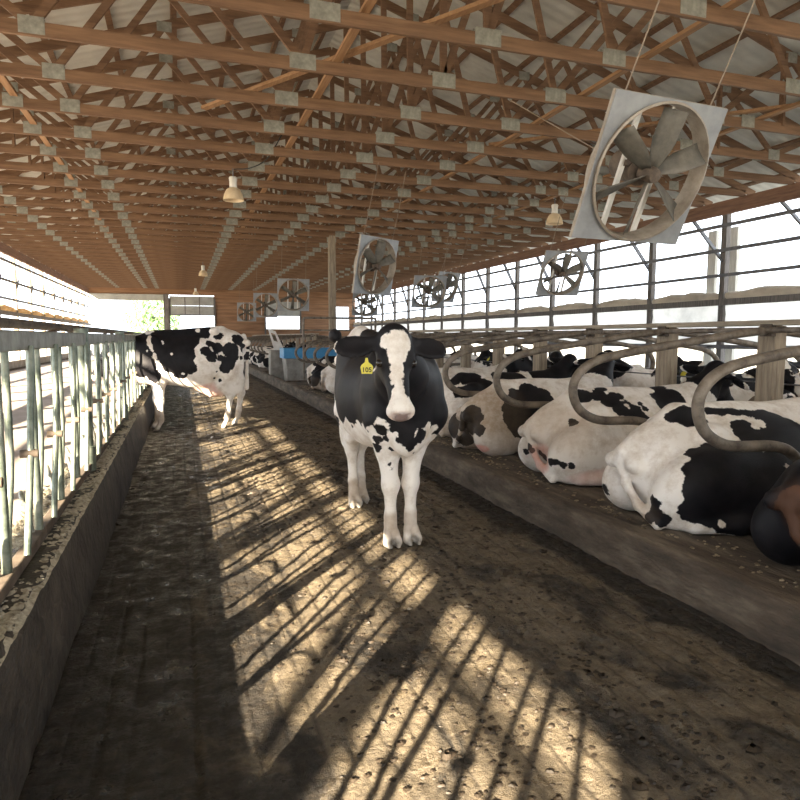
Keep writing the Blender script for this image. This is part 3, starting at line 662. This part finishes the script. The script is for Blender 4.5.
structure(curb_profile([(-.88,.2),(-.86,.40),(-.80,.435),(-.62,.44),(-.57,.435),(-.545,.40),(-.52,.2),(-.505,0),(-.505,-.1)], M['kerb'], 'feed_curb', amp=.02))
def bed_h(x, y):
    return BED+.012*nz(x*2, y*2)+.010*nz(x*7, y*7, 2)-.02*max(0, 1-(x-2.56)/.1) 
structure(grid('stall_floor', 2.56, 7.45, 1, 17, .06, bed_h, M['conc']))
structure(grid('stall_floor', 2.56, 7.45, 22, YE, .3, lambda x, y: BED, M['conc']))
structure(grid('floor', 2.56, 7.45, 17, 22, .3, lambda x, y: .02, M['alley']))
mb = MB(); mb.box((5.0,16.95,.13), (4.9,.12,.27)); mb.box((5.0,22.05,.13), (4.9,.12,.27)); structure(mb.build('stall_curb', M['conc'], bevel=.01))
structure(curb_profile([(7.40,.18),(7.45,.24),(7.56,.24),(7.60,0),(7.60,-.1)], M['conc'], 'stall_curb'))
structure(grid('floor', 7.55, XR, -16, YE, .5, lambda x, y: 0, M['conc_grey']))
structure(grid('floor', XL, -.86, -16, YE, .4, lambda x, y: .30, M['lane']))
mb = MB(); mb.box((XL-.02,15,.15), (.18,61,.42)); structure(mb.build('feed_lane_kerb', M['rust'], bevel=.01))
structure(grid('ground', -140, 160, -60, 260, 20, lambda x, y: -.12, M['outside']))
# loose stuff
o = grid('feed_layer', -.83, -.545, 0, 16, .02, lambda x, y: .438+.012*max(-.4, nz(x*14, y*12, 2))-.02*max(0, (x+.58)/.035), M['crust_lit']); tag(o, 'layer of spilled feed, coloured as if sunlit, caked on top of the left kerb', 'feed', kind='stuff')
def clumps(name, m, n, fn, label, cat):
    mb = MB(); rg = random.Random(5)
    for _ in range(n):
        x, y, z, r = fn(rg); o = len(mb.v); k = 6
        for a in range(4):
            ph = PI*(a+.5)/4
            for b_ in range(k):
                th = 2*PI*b_/k; q = r*(1+rg.uniform(-.3,.3))
                mb.v.append((x+q*math.sin(ph)*math.cos(th)*1.3, y+q*math.sin(ph)*math.sin(th), z+q*.6*math.cos(ph)))
        for a in range(3):
            for b_ in range(k): b2 = (b_+1) % k; mb.f.append((o+a*k+b_, o+(a+1)*k+b_, o+(a+1)*k+b2, o+a*k+b2))
    o = mb.build(name, m, smooth=True); tag(o, label, cat, kind='stuff'); return o
clumps('spilled_feed', M['crust_lit'], 4200, lambda rg: (rg.uniform(-.86,-.56)-.0, .5+13*rg.random()**1.3, .435+.006, rg.uniform(.004,.014)), 'crumbs of feed scattered along the top of the left kerb under the headlocks', 'feed')
def sp(rg):
    y = 1.2+9*rg.random()**1.4; x = rg.gauss(1.2,.55)
    while not .35 < x < 2.4: x = rg.gauss(1.2,.55)
    return (x, y, hfl(x, y), rg.uniform(.003,.013) if rg.random() < .95 else rg.uniform(.013,.026))
clumps('manure_clumps', M['manure'], 3600, sp, 'dark crumbs of manure scattered over the alley floor', 'manure')
def sb(rg):
    x = 2.6+abs(rg.gauss(0,.22)); y = rg.uniform(1.4,15.5); return (x, y, bed_h(x, y), rg.uniform(.004,.015))
clumps('stall_bedding', M['straw'], 1100, sb, 'crumbs of pale bedding along the edge of the near stalls', 'bedding')

# ------------------------------------------------------------------ roof
RZ = 7.3
def roofz(x): return RZ-(abs(x-XC))*(RZ-4.62)/(XR-XC)
for sgn, nm in ((-1,'roof_left'),(1,'roof_right')):
    x1 = XC+sgn*9.1
    mb = MB(); z0, z1 = RZ+.14, roofz(x1)+.14
    mb.add([(XC,-16,z0),(x1,-16,z1),(x1,YE+.4,z1),(XC,YE+.4,z0),(XC,-16,z0+.04),(x1,-16,z1+.04),(x1,YE+.4,z1+.04),(XC,YE+.4,z0+.04)],
           [(0,1,2,3),(4,7,6,5),(0,4,5,1),(1,5,6,2),(2,6,7,3),(3,7,4,0)])
    structure(mb.build(nm, M['roof']))
purl = None
for sgn in (-1,1):
    for k in range(10):
        x = XC+sgn*(.3+k*.92); mb = MB(); mb.box((0,0,0), (.09,61,.045))
        o = structure(mb.build('purlin', M['truss'])); o.location = (x, 14.5, roofz(x)+.075); o.rotation_euler.y = sgn*math.atan((RZ-4.62)/(XR-XC))
# one truss built once, then copied down the barn
def make_truss():
    t = empty('roof_truss', (0,0,0)); th = .042
    mb = MB(); mb.box(((XL+XR)/2,0,ZC+.07), (XR-XL,th,.14)); mb.build('bottom_chord', M['truss'], t)
    for sgn in (-1,1):
        mb = MB(); x1 = XC+sgn*8.75; mb.bar((XC,0,RZ-.07), (x1,0,roofz(x1)-.07), th, .14, (0,0,1)); mb.build('rafter', M['truss'], t)
    bot = [XC-6.6, XC-4.42, XC-1.68, XC, XC+1.55, XC+4.25, XC+6.6]
    bot = [-3.6,-1.32,1.4,3.12,4.67,7.3,9.7]
    top = [-4.6,-2.5,-.1,2.2,3.1,4.0,6.2,8.6,10.6]
    webs = []
    for i, b in enumerate(bot):
        for tx in sorted(top, key=lambda q: abs(q-b))[:2]: webs.append((b, tx))
    webs += [(-2.5,-2.5),(8.5,8.5)]
    for b, tx in webs:
        mb = MB(); mb.bar((b,0,ZC+.10), (tx,0,roofz(tx)-.08), th*.95, .085, (0,1,0) if abs(tx-b) < .01 else (0,0,1)); mb.build('web', M['truss'], t)
    for b in bot+[-2.0,7.85]:
        w = .30 if abs(b-XC) < 2 else .24
        for s in (-1,1):
            mb = MB(); mb.box((b,s*(th/2+.004),ZC+.10), (w,.004,.17)); mb.build('nail_plate', M['plate'], t)
    for tx in top:
        if abs(tx-XC) > .1:
            mb = MB(); mb.box((tx,-(th/2+.004),roofz(tx)-.09), (.22,.004,.15)); mb.build('nail_plate', M['plate'], t)
    return t
tr = make_truss(); ys = [10.05+1.2*k for k in range(-6, 30) if 10.05+1.2*k < YE-.3]
for i, y in enumerate(ys):
    o = tr if i == 0 else dup(tr)
    o.location = (0, y, 0); tag(o, 'brown timber roof truss with grey nail plates, %s from the camera' % ordn(i+1), 'truss', 'roof trusses along the barn')
    j = random.Random(i); o.rotation_euler.z = j.uniform(-.002,.002)
# boards laid along the barn over the bottom chords
for i, (x, lb) in enumerate(((-1.98,'left of the left lamps'),(1.80,'above the hanging lamps'),(5.1,'above the near row of stalls'),(8.1,'near the right wall'))):
    mb = MB(); mb.box((x,15,ZC+.165), (.09,50,.04)); tag(mb.build('lateral_brace', M['truss_y']), 'long pale brown board running along over the trusses, '+lb, 'board', 'long brace boards')
rg = random.Random(3)
for i, (x0, y0, x1, y1) in enumerate(((5.2,3.0,9.3,6.4),(8.8,6.6,5.0,10.2),(-1.9,4.2,-4.8,8.4),(3.4,5.2,.4,9.9))):
    mb = MB(); mb.bar((x0,y0,ZC+.21), (x1,y1,ZC+.21), .09, .04); 
    tag(mb.build('diagonal_brace', M['truss_y']), 'pale diagonal board nailed across the roof trusses, '+('nearest the right wall','further back on the right','at the far left','left of the ridge')[i], 'board', 'diagonal brace boards')

# ------------------------------------------------------------------ side walls: header, posts, knee braces, girts, curtain
def side(x, sg, wall, word):
    mb = MB(); mb.box((x,15,ZH+.15), (.09,61,.30)); structure(mb.build('trim_'+('1' if sg > 0 else '2'), M['header']))
    mb = MB(); mb.box((x+sg*.03,15,.30), (.16,61,.60)); structure(mb.build(wall, M['conc_grey']))
    for i, z in enumerate((3.88,3.34,2.78)):
        if sg < 0: z = (3.90,3.26,2.66)[i]
        mb = MB(); mb.box((x-sg*.02,15,z), (.05,61,.075 if i < 2 else .07))
        tag(mb.build('wall_girt', M['girt']), 'long thin dark rail running along the open %s wall, %s from the top' % (word, ORD[i]), 'rail', 'rails of the open side walls')
    mb = MB(); mb.box((x-sg*.02,15,1.18), (.05,61,.09)); tag(mb.build('wall_girt', M['girt']), 'low dark rail along the %s wall under the rolled curtain' % word, 'rail', 'rails of the open side walls')
    mb = MB(); mb.box((x-sg*.01,15,2.18), (.05,61,.14)); tag(mb.build('curtain_rail', M['grey_post']), 'thick timber rail under the rolled curtain on the %s wall' % word, 'rail', 'rails of the open side walls')
    # rolled curtain lying on the rail, sagging between the posts
    pts = []; rr = []
    n = 260
    for k in range(n):
        y = -15+60*k/(n-1); ph = ((y-11.8)/2.4) % 1
        pts.append((x+sg*.13+.02*nz(y, 0), y, 2.30+.05*math.sin(PI*ph)+.04*nz(y*2.1, 7))); rr.append(.075+.045*math.sin(PI*ph)+.03*nz(y*3.1, 3))
    mb = MB(); mb.tube(pts, rr, 12); tag(mb.build('rolled_curtain', M['roll' if sg > 0 else 'roll_tan'], smooth=True), 'crumpled rolled-up curtain lying along the %s wall rail' % word, 'curtain')
    if sg > 0:
        mb = MB(); st = .12; ny = int(60/st); nzz = 9
        for k in range(ny):
            y = -15+k*st
            for q in range(nzz):
                z = 1.22+q*(2.16-1.22)/(nzz-1); mb.v.append((x+.10+.03*nz(y*1.3, z*4)+.02*nz(y*5, z*7), y, z))
        mb.f = [(k*nzz+q, (k+1)*nzz+q, (k+1)*nzz+q+1, k*nzz+q+1) for k in range(ny-1) for q in range(nzz-1)]
        tag(mb.build('lower_curtain', M['curtain'], smooth=True), 'wrinkled white translucent curtain hanging below the right wall rail', 'curtain')
    w = .16
    p = empty('wall_post'); mb = MB(); mb.box((0,0,2.15), (.13,.15,4.3)); mb.build('post', M['grey_post'] if sg > 0 else M['post'], p, bevel=.008)
    mb = MB(); mb.bar((-sg*.05,-.0,3.10), (-sg*.05,.95,4.14), .04, .10, (1,0,0)); mb.build('knee_brace', M['girt'], p)
    k = 0
    for i in range(-11, 14):
        y = 11.8+2.4*i
        o = p if k == 0 else dup(p); k += 1
        o.location = (x+sg*.09, y, 0); tag(o, 'timber post with diagonal brace in the open %s wall, %s from the camera' % (word, ordn(k)), 'post', '%s wall posts' % word)
side(XR, 1, 'wall_right', 'right'); side(XL, -1, 'wall_left', 'left')
# two wide pale boards outside behind the nearest visible right post
for i, (y, w_, lb) in enumerate(((13.05,.26,'left'),(12.48,.42,'right'))):
    mb = MB(); mb.box((12.55,y,1.9), (.10,w_,4.2)); tag(mb.build('outer_board', M['pale_board'], bevel=.01), 'wide pale board standing outside the right wall, %s one of two' % lb, 'board', 'pale boards outside the right wall')

# ------------------------------------------------------------------ far end wall
mb = MB()
def wl(x0, x1, z0, z1): mb.box(((x0+x1)/2, YE+.06, (z0+z1)/2), (x1-x0,.12,z1-z0))
wl(2.15,5.5,0,4.45); wl(5.5,7.8,0,1.95); wl(5.5,7.8,3.8,4.45); wl(7.8,10.0,0,4.45); wl(10.0,11.3,0,1.9); wl(10.0,11.3,3.5,4.45); wl(11.3,11.75,0,4.45)
wl(-5.5,2.15,4.12,4.45)
structure(mb.build('wall_back', M['clad']))
mb = MB(); mb.add([(XL-.6,YE+.05,4.45),(XR+.6,YE+.05,4.45),(XC,YE+.05,RZ+.15),(XL-.6,YE+.1,4.45),(XR+.6,YE+.1,4.45),(XC,YE+.1,RZ+.15)], [(0,1,2),(3,5,4),(0,3,4,1),(1,4,5,2),(2,5,3,0)])
structure(mb.build('wall_gable', M['clad']))
mb = MB(); mb.box((-3.2,YE-.05,3.92), (4.5,.10,.40)); tag(mb.build('door_track', M['sheet'], bevel=.01), 'grey steel track cover above the open far left doorway', 'door track')
mb = MB(); mb.box((-.84,YE-.10,2.05), (.34,.16,4.2)); tag(mb.build('door_post', M['grey_post'], bevel=.01), 'grey post between the two far doorways', 'post')
d = empty('overhead_door', (.76,YE-.05,0), 0, 'partly raised grey sectional door over the second far doorway', 'door')
for k in range(2):
    mb = MB(); mb.box((0,0,3.12+k*.62), (2.74,.05,.60)); mb.build('door_panel', M['sheet'], d, bevel=.01)
for x in (-1.36,-.45,.45,1.36):
    mb = MB(); mb.box((x,-.03,3.42), (.05,.03,1.24)); mb.build('door_stile', M['grey_post'], d)
mb = MB(); mb.box((0,-.03,2.82), (2.78,.06,.06)); mb.build('bottom_bar', M['grey_post'], d)
for x in (-1.42,1.42):
    mb = MB(); mb.box((x,-.01,1.95), (.08,.10,3.9)); mb.build('door_track_rail', M['grey_post'], d)
d = empty('overhead_door', (6.65,YE-.05,0), 0, 'grey raised panel above the bright slot window in the boarded far wall', 'door')
mb = MB(); mb.box((0,0,3.30), (2.34,.05,.98)); mb.build('door_panel', M['sheet'], d, bevel=.01)
for x in (-1.2,1.2):
    mb = MB(); mb.box((x,-.01,1.92), (.10,.08,3.86)); mb.build('door_jamb', M['grey_post'], d)
# tree beyond the far door
t = empty('tree', (-2.6,66,-.1), 0, 'leafy green tree outside the far left doorway', 'tree')
mb = MB(); mb.tube([(0,0,0),(.1,0,2),(0,.1,4)], [.25,.2,.1], 8); mb.build('trunk', M['bark'], t, smooth=True)
mb = MB(); rg = random.Random(11)
for _ in range(2600):
    th = rg.uniform(0, 2*PI); ph = math.acos(rg.uniform(-1,1)); q = rg.random()**.4
    c = Vector((2.7*q*math.sin(ph)*math.cos(th), 2.2*q*math.sin(ph)*math.sin(th), 3.4+2.3*q*math.cos(ph)))
    a = Vector((rg.gauss(0,1),rg.gauss(0,1),rg.gauss(0,1))).normalized()*.16; b = Vector((rg.gauss(0,1),rg.gauss(0,1),rg.gauss(0,1))).normalized()*.16
    mb.add([c-a, c+b, c+a, c-b], [(0,1,2,3)])
mb.build('crown', M['leaf'], t)

# ------------------------------------------------------------------ headlock fence on the left kerb
FX = -.66
def make_panel():
    t = empty('headlock_panel'); L = 2.98
    mb = MB(); mb.box((0,L/2+.03,1.385), (.05,L,.085)); mb.build('top_rail', M['galv_dirty'], t, bevel=.008)
    mb = MB(); mb.box((0,L/2+.03,.475), (.05,L,.05)); mb.build('bottom_rail', M['rust'], t, bevel=.006)
    for k in range(5):
        y = .12+k*.60
        mb = MB(); mb.tube([(0,y,1.36),(0,y,.48)], .018, 10); mb.build('fixed_bar', M['galv'], t, smooth=True)
        mb = MB(); mb.tube(catmull([(0,y+.15,1.36),(0,y+.15,.98),(0,y+.12,.82),(0,y+.035,.62),(0,y+.02,.48)], 4), .0145, 10); mb.build('shaped_bar', M['galv'], t, smooth=True)
        mb = MB(); mb.tube([(.03,y+.47,1.36),(.03,y+.36,.90),(.03,y+.20,.50)], .0145, 10); lk = mb.build('locking_bar', M['galv'], t, smooth=True)
        mb = MB(); mb.tube([(-.01,y+.36,.90),(.06,y+.36,.90)], .018, 10); mb.build('pivot', M['rust'], lk, smooth=True)
        mb = MB(); mb.tube(catmull([(.01,y+.27,.70),(-.03,y+.42,.72),(-.04,y+.52,.66),(-.02,y+.56,.50)], 5), .010, 8); mb.build('stop_loop', M['galv_dirty'], t, smooth=True)
    return t
pn = make_panel(); k = 0
for i in range(-4, 13):
    y = 5.10+3.05*i
    if y > 40: break
    o = pn if k == 0 else dup(pn); k += 1; o.location = (FX,y,0)
    tag(o, 'galvanised headlock panel of upright and slanting bars, %s from the camera' % ordn(k), 'feed fence', 'headlock panels along the left kerb')
q = 0
for i in range(-4, 14):
    y = 5.10+3.05*i-.0
    mb = MB(); mb.tube([(0,0,.40),(0,0,1.46)], .048, 14); mb.tube([(0,0,.40),(0,0,.62)], .062, 14)
    o = mb.build('fence_post', M['galv'], smooth=True); o.location = (FX-.01,y,0); q += 1
    tag(o, 'thick round galvanised post between headlock panels, %s from the camera' % ordn(q), 'post', 'posts of the headlock fence')
mb = MB(); mb.tube([(-.84,-8+k*1.0,1.47+.012*nz(k*1.0,2)) for k in range(50)], .028, 10)
tag(mb.build('feed_rail', M['rust'], smooth=True), 'dark round pipe running along above the headlocks on the feed side', 'pipe')
mb = MB(); pts = []
for k in range(90):
    y = 2.0+k*.2; s = ((y-2)/3.05) % 1; pts.append((-.78, y, 1.455-.05*math.sin(PI*s)))
mb.tube(pts, .010, 8); tag(mb.build('cable', M['rust'], smooth=True), 'thin dark cable sagging along the top of the headlocks', 'cable')

# ------------------------------------------------------------------ stall dividers, posts and top beam
PX = 4.6
def make_loop():
    t = empty('stall_divider')
    p = [(.02,0,1.46),(-.35,0,1.425),(-.90,0,1.355),(-1.40,0,1.285),(-1.66,0,1.235),(-1.80,0,1.17),(-1.875,0,1.08),(-1.885,0,.98),(-1.835,0,.875),(-1.73,0,.805),(-1.60,0,.775),(-1.35,0,.765),(-1.22,0,.735),(-1.12,0,.67),(-1.0,0,.60),(-.80,0,.56),(-.05,0,.55)]
    mb = MB(); mb.tube(catmull(p, 5), .033, 14); mb.build('loop_pipe', M['pipe'], t, smooth=True)
    for z in (1.455,.55):
        mb = MB(); mb.box((-.06,0,z), (.05,.11,.10)); mb.tube([(-.06,-.08,z),(-.06,.08,z)], .014, 8); mb.build('clamp', M['rust'], t)
    return t
lp = make_loop(); Mr = Matrix.Scale(-1, 4, (1,0,0))
near_y = [2.88+1.22*k for k in range(12)]+[23.6+1.22*k for k in range(14)]
for i, y in enumerate(near_y):
    o = lp if i == 0 else dup(lp); o.location = (PX,y,0); o.rotation_euler.z = 0
    lab = 'bent pipe stall divider in the near row, %s from the camera' % ordn(i+1) if i < 12 else 'bent pipe stall divider of the near row beyond the water tank, %s one past it' % ordn(i-11)
    tag(o, lab, 'stall divider', 'near row stall dividers')
for i, y in enumerate([2.88+1.22*k for k in range(12)]+[23.6+1.22*k for k in range(8)]):
    o = dup(lp); o.location = (PX+.06,y+.10,0); o.rotation_euler.z = PI
    tag(o, 'bent pipe stall divider facing the right wall, %s from the camera' % ordn(i+1), 'stall divider', 'far row stall dividers')
for i, y in enumerate([4.15+1.22*k for k in range(-1, 11)]+[23.66+1.22*k for k in range(14)]):
    mb = MB(); mb.box((0,0,.87), (.13,.17,1.24)); o = mb.build('stall_post', M['post'], bevel=.01); o.location = (PX+.02,y-.02,0)
    tag(o, 'square weathered timber post carrying the stall beam, %s from the camera' % ordn(i+1), 'post', 'timber posts of the stalls')
for y0, y1, lb in ((1.2,17.4,'over the near group of stalls'),(23,YE-.5,'over the stalls beyond the water tank')):
    mb = MB(); mb.box((PX,(y0+y1)/2,1.515), (.15,y1-y0,.045)); tag(mb.build('stall_beam', M['plank'], bevel=.006), 'long flat weathered plank '+lb, 'beam', 'stall beams')
    mb = MB(); mb.tube([(PX-.10,y0,1.455),(PX-.10,y1,1.455)], .024, 10); tag(mb.build('neck_rail', M['pipe'], smooth=True), 'long dirty pipe fixed just under the plank '+lb, 'pipe', 'neck rails')
mb = MB(); mb.tube([(5.15,2,.98),(5.15,9,.97),(5.15,17.2,.98)], .008, 6); tag(mb.build('wire_strand', M['girt']), 'thin dark wire strung between the two rows of lying cows', 'wire')

# tall post, gate frame, water tank, block with white panel
mb = MB(); mb.box((4.42,19.7,2.2), (.20,.20,4.5)); tag(mb.build('roof_post', M['post'], bevel=.01), 'tall pale timber post rising from the stalls to the roof', 'post')
g = empty('pipe_gate', (3.1,17.35,0), 0, 'pipe gate frame standing at the end of the near stalls', 'gate')
mb = MB(); mb.tube(catmull([(0,0,.26),(0,0,1.2),(0,0,1.80),(.03,0,1.88),(.12,0,1.91),(1.0,0,1.91),(2.0,0,1.91)], 4), .032, 10); mb.build('frame_pipe', M['pipe'], g, smooth=True)
mb = MB(); mb.tube([(0,0,1.58),(2.0,0,1.58)], .024, 10); mb.build('cross_pipe', M['pipe'], g, smooth=True)
mb = MB(); mb.tube([(2.0,0,.26),(2.0,0,1.93)], .032, 10); mb.build('end_pipe', M['pipe'], g, smooth=True)
w = empty('water_tank', (4.2,19.2,0), 0, 'grey stock water tank with a bright blue rim in the crossover', 'water tank')
mb = MB(); mb.add([(-1.30,-.32,.02),(1.30,-.32,.02),(1.30,.32,.02),(-1.30,.32,.02),(-1.36,-.36,.80),(1.36,-.36,.80),(1.36,.36,.80),(-1.36,.36,.80)], [(0,3,2,1),(4,5,6,7),(0,1,5,4),(1,2,6,5),(2,3,7,6),(3,0,4,7)]); mb.build('tank_body', M['tank'], w, bevel=.03)
mb = MB()
for c, d_ in (((0,-.36,.93),(2.84,.10,.30)),((0,.36,.93),(2.84,.10,.30)),((-1.37,0,.93),(.10,.62,.30)),((1.37,0,.93),(.10,.62,.30))): mb.box(c, d_)
mb.build('tank_rim', M['blue'], w, bevel=.02)
mb = MB(); mb.box((0,0,.90), (2.6,.6,.02)); mb.build('water', M['eye'], w)
mb = MB(); mb.box((2.80,20.5,.50), (.42,.5,1.0)); tag(mb.build('concrete_block', M['tank'], bevel=.02), 'grey concrete pillar at the corner of the crossover', 'block')
mb = MB(); R = Matrix.Rotation(-.28, 3, 'Y')
def pc(x, z): return (2.80+x*math.cos(.3)-(z)*math.sin(.3)*-1*-1, 20.35, 1.28+z*math.cos(.3)+x*math.sin(.3))
hole = [(-.08,-.02),(.06,-.02),(.06,.24),(-.08,.24)]; outr = [(-.20,-.38),(.20,-.38),(.12,.36),(-.12,.36)]
vs = []; 
for y in (20.33,20.37):
    for x, z in outr+hole:
        a = -.35; vs.append((2.78+x*math.cos(a)-z*math.sin(a)*-1, y, 1.28+z*math.cos(a)-x*math.sin(a)*-1))
fs = []
for i in range(4):
    j = (i+1) % 4; fs += [(i,j,4+j,4+i),(8+i,12+i,12+j,8+j),(i,8+i,8+j,j),(4+i,4+j,12+j,12+i)]
mb.add(vs, fs); tag(mb.build('scraper_panel', M['white_panel']), 'tilted white panel with a slot leaning over the concrete pillar', 'panel')

# ------------------------------------------------------------------ fans
def make_fan():
    t = empty('barn_fan'); S = .52; Rr = .50; n = 48
    # square face plate with a round hole, some depth
    mb = MB(); sq = []
    for k in range(n):
        a = 2*PI*k/n; c, s = math.cos(a), math.sin(a); q = S/max(abs(c), abs(s)); sq.append((q*c, q*s))
    for y in (-.012,.012):
        for k in range(n): mb.v.append((sq[k][0], y, sq[k][1]))
        for k in range(n): a = 2*PI*k/n; mb.v.append((Rr*math.cos(a), y, Rr*math.sin(a)))
    for k in range(n):
        j = (k+1) % n; mb.f += [(k, j, n+j, n+k), (2*n+k, 3*n+k, 3*n+j, 2*n+j), (k, 2*n+k, 2*n+j, j)]
    mb.build('face_plate', M['fan'], t)
    # bent flange round the plate edge
    mb = MB()
    for c, d_ in (((0,.014,S),(2*S,.028,.008)),((0,.014,-S),(2*S,.028,.008)),((S,.014,0),(.008,.028,2*S)),((-S,.014,0),(.008,.028,2*S))): mb.box(c, d_)
    mb.build('flange', M['fan_ring'], t)
    # orifice ring
    prof = [(Rr+.012,-.045),(Rr-.004,-.055),(Rr-.014,-.03),(Rr-.018,.10),(Rr-.006,.10),(Rr-.002,-.02)]
    mb = MB()
    for r, y in prof:
        for k in range(n): mb.v.append((r*math.cos(2*PI*k/n), y, r*math.sin(2*PI*k/n)))
    for i in range(len(prof)-1):
        for k in range(n): j = (k+1) % n; mb.f.append((i*n+k, i*n+j, (i+1)*n+j, (i+1)*n+k))
    mb.build('orifice_ring', M['fan_ring'], t, smooth=True)
    mb = MB(); prof = [(.0,-.09),(.05,-.085),(.06,-.05),(.06,.06),(.0,.07)]; mb.lathe(prof, 20); mb.v = [(x, z, y) for x, y, z in mb.v]
    hb = mb.build('hub', M['motor'], t, smooth=True)
    for k in range(6):
        a = 2*PI*k/6+.44; mb = MB(); m_ = 7
        for i in range(m_):
            r = .05+(Rr-.09)*i/(m_-1); w_ = .035+.052*min(1, i/2.5); tw = 1.05-.35*i/(m_-1)
            for s in (-1,-.35,.35,1):
                u = s*w_; y = math.sin(tw)*u-.02+.02*(1-s*s)
                v_ = math.cos(tw)*u
                mb.v.append((r*math.cos(a)-v_*math.sin(a), y, r*math.sin(a)+v_*math.cos(a)))
        for i in range(m_-1):
            for s in range(3): mb.f.append((i*4+s, i*4+s+1, (i+1)*4+s+1, (i+1)*4+s))
        b = mb.build('blade', M['blade'], t, smooth=True); sm = b.modifiers.new('thick', 'SOLIDIFY'); sm.thickness = .006; sm.offset = 0
    # motor and its frame behind
    mb = MB(); mb.tube([(.0,.09,.0),(0,.34,0)], .115, 16); mb.tube([(-.16,.13,.04),(.16,.13,.04)], .03, 8); mb.build('motor', M['motor'], t, smooth=True)
    for x in (-.16,.16):
        mb = MB(); mb.bar((x,.13,-S), (x,.13,S), .035, .03, (0,1,0)); mb.build('motor_rail', M['lampcap'], t)
    for x in (-.4,.4):
        mb = MB(); mb.tube([(x,.05,S),(x*.98,-.0,S+.6),(x*.95,-.03,S+1.25)], .006, 6); mb.build('hanging_chain', M['wire'], t)
    return t
fan = make_fan()
FANS = [((3.39,4.20,2.63),-26,4,1.0,'large square-plated barn fan with a round ring, biggest one at the upper right'),
        ((3.40,11.5,2.68),-12,32,.98,'square barn fan hanging over the near stalls behind the tall standing cow'),
        ((3.35,20.4,2.70),-10,0,.95,'square barn fan hanging beside the tall timber post'),
        ((3.35,27.4,2.70),-10,0,.95,'small barn fan hanging left of the one beside the tall post'),
        ((3.35,35.6,2.72),-10,0,.95,'smallest barn fan of the near line, farthest down the barn'),
        ((6.05,9.55,2.45),-26,-4,.74,'barn fan hanging tilted before the open right wall, nearest of its line'),
        ((6.05,15.7,2.55),-24,-6,.82,'small barn fan before the right wall, middle of its line'),
        ((6.05,21.8,2.55),-24,-6,.85,'far small barn fan low before the right wall'),
        ((6.9,16.6,2.75),-20,24,.80,'small barn fan hanging just right of the middle one of the right line')]
for i, (c, tilt, turn, sc, lb) in enumerate(FANS):
    o = fan if i == 0 else dup(fan); o.location = c; o.rotation_euler = (math.radians(-tilt), 0, math.radians(turn)); o.scale = (sc,)*3
    tag(o, lb, 'fan', 'barn fans')

# ------------------------------------------------------------------ hanging lamps
def make_lamp():
    t = empty('hanging_lamp')
    mb = MB(); mb.lathe([(.075,.0),(.12,-.03),(.165,-.12),(.185,-.22),(.178,-.22),(.158,-.12),(.11,-.04),(.0,-.02)], 28); mb.build('reflector', M['lampglass'], t, smooth=True)
    mb = MB(); mb.lathe([(.0,.20),(.06,.195),(.075,.17),(.065,.10),(.070,.0),(.0,-.01)], 20); mb.build('ballast_housing', M['lampcap'], t, smooth=True)
    mb = MB(); mb.tube([(0,0,.19),(0,0,.34)], .012, 8); mb.build('hanger', M['girt'], t)
    mb = MB(); mb.lathe([(.0,-.06),(.035,-.07),(.045,-.12),(.0,-.17)], 14); mb.build('bulb', M['lampcap'], t, smooth=True)
    return t
lm = make_lamp()
for i, (c, lb) in enumerate((((.97,12.3,4.06),'amber bell-shaped lamp hanging from the roof at the upper left, nearest'),
        ((7.76,12.6,4.06),'bell-shaped lamp hanging left of the biggest fan'),
        ((.92,27.6,4.06),'small bell-shaped lamp hanging over the feeding cow'),
        ((.9,40.5,4.06),'tiny bell-shaped lamp before the far doorways'))):
    o = lm if i == 0 else dup(lm); o.location = c; tag(o, lb, 'lamp', 'hanging barn lamps')
mb = MB(); mb.tube(catmull([(1.0,12.3,4.39),(1.25,12.0,4.36),(1.5,11.6,4.45),(1.7,10.9,4.75)], 6), .010, 6); tag(mb.build('power_cable', M['ink'], smooth=True), 'dark cable looping from the nearest left lamp to the roof boards', 'cable')
mb = MB(); mb.tube([(4.05,7.7,4.4),(4.35,6.2,3.4),(3.0,4.5,2.5)][:2], .007, 6); tag(mb.build('pull_cord', M['wire'], smooth=True), 'thin slanting cord hanging from the roof left of the biggest fan', 'cord')

# things seen beyond the open sides

# ------------------------------------------------------------------ light, sky, camera
w = D.worlds.new('sky'); SC.world = w; w.use_nodes = True; nt = w.node_tree; bg = nt.nodes['Background']
bg.inputs[0].default_value = (.84,.92,1.0,1); bg.inputs[1].default_value = 3.6
sun = D.lights.new('sun', 'SUN'); sun.energy = 46; sun.angle = math.radians(.55); sun.color = (1,.85,.62)
so = D.objects.new('sun', sun); COL.objects.link(so)
so.rotation_euler = Vector((1.64,1.97,-1)).to_track_quat('-Z','Y').to_euler()
f = 650.; p = math.atan(63/f); yaw = math.atan(219/math.hypot(f, 63))
Fv = Vector((math.sin(yaw)*math.cos(p), math.cos(yaw)*math.cos(p), -math.sin(p))); Rv = Vector((math.cos(yaw), -math.sin(yaw), 0)); Uv = Rv.cross(Fv)
cam = D.cameras.new('camera'); cam.sensor_width = 36; cam.sensor_fit = 'HORIZONTAL'; cam.lens = 36*f/800; cam.clip_start = .05; cam.clip_end = 600
co = D.objects.new('camera', cam); COL.objects.link(co)
Mc = Matrix((Rv, Uv, -Fv)).transposed().to_4x4(); Mc.translation = (0,0,1.4); co.matrix_world = Mc
SC.camera = co
vs_ = SC.view_settings; vs_.view_transform = 'Standard'; vs_.look = 'None'; vs_.exposure = .35; vs_.gamma = 1; vs_.use_curve_mapping = False
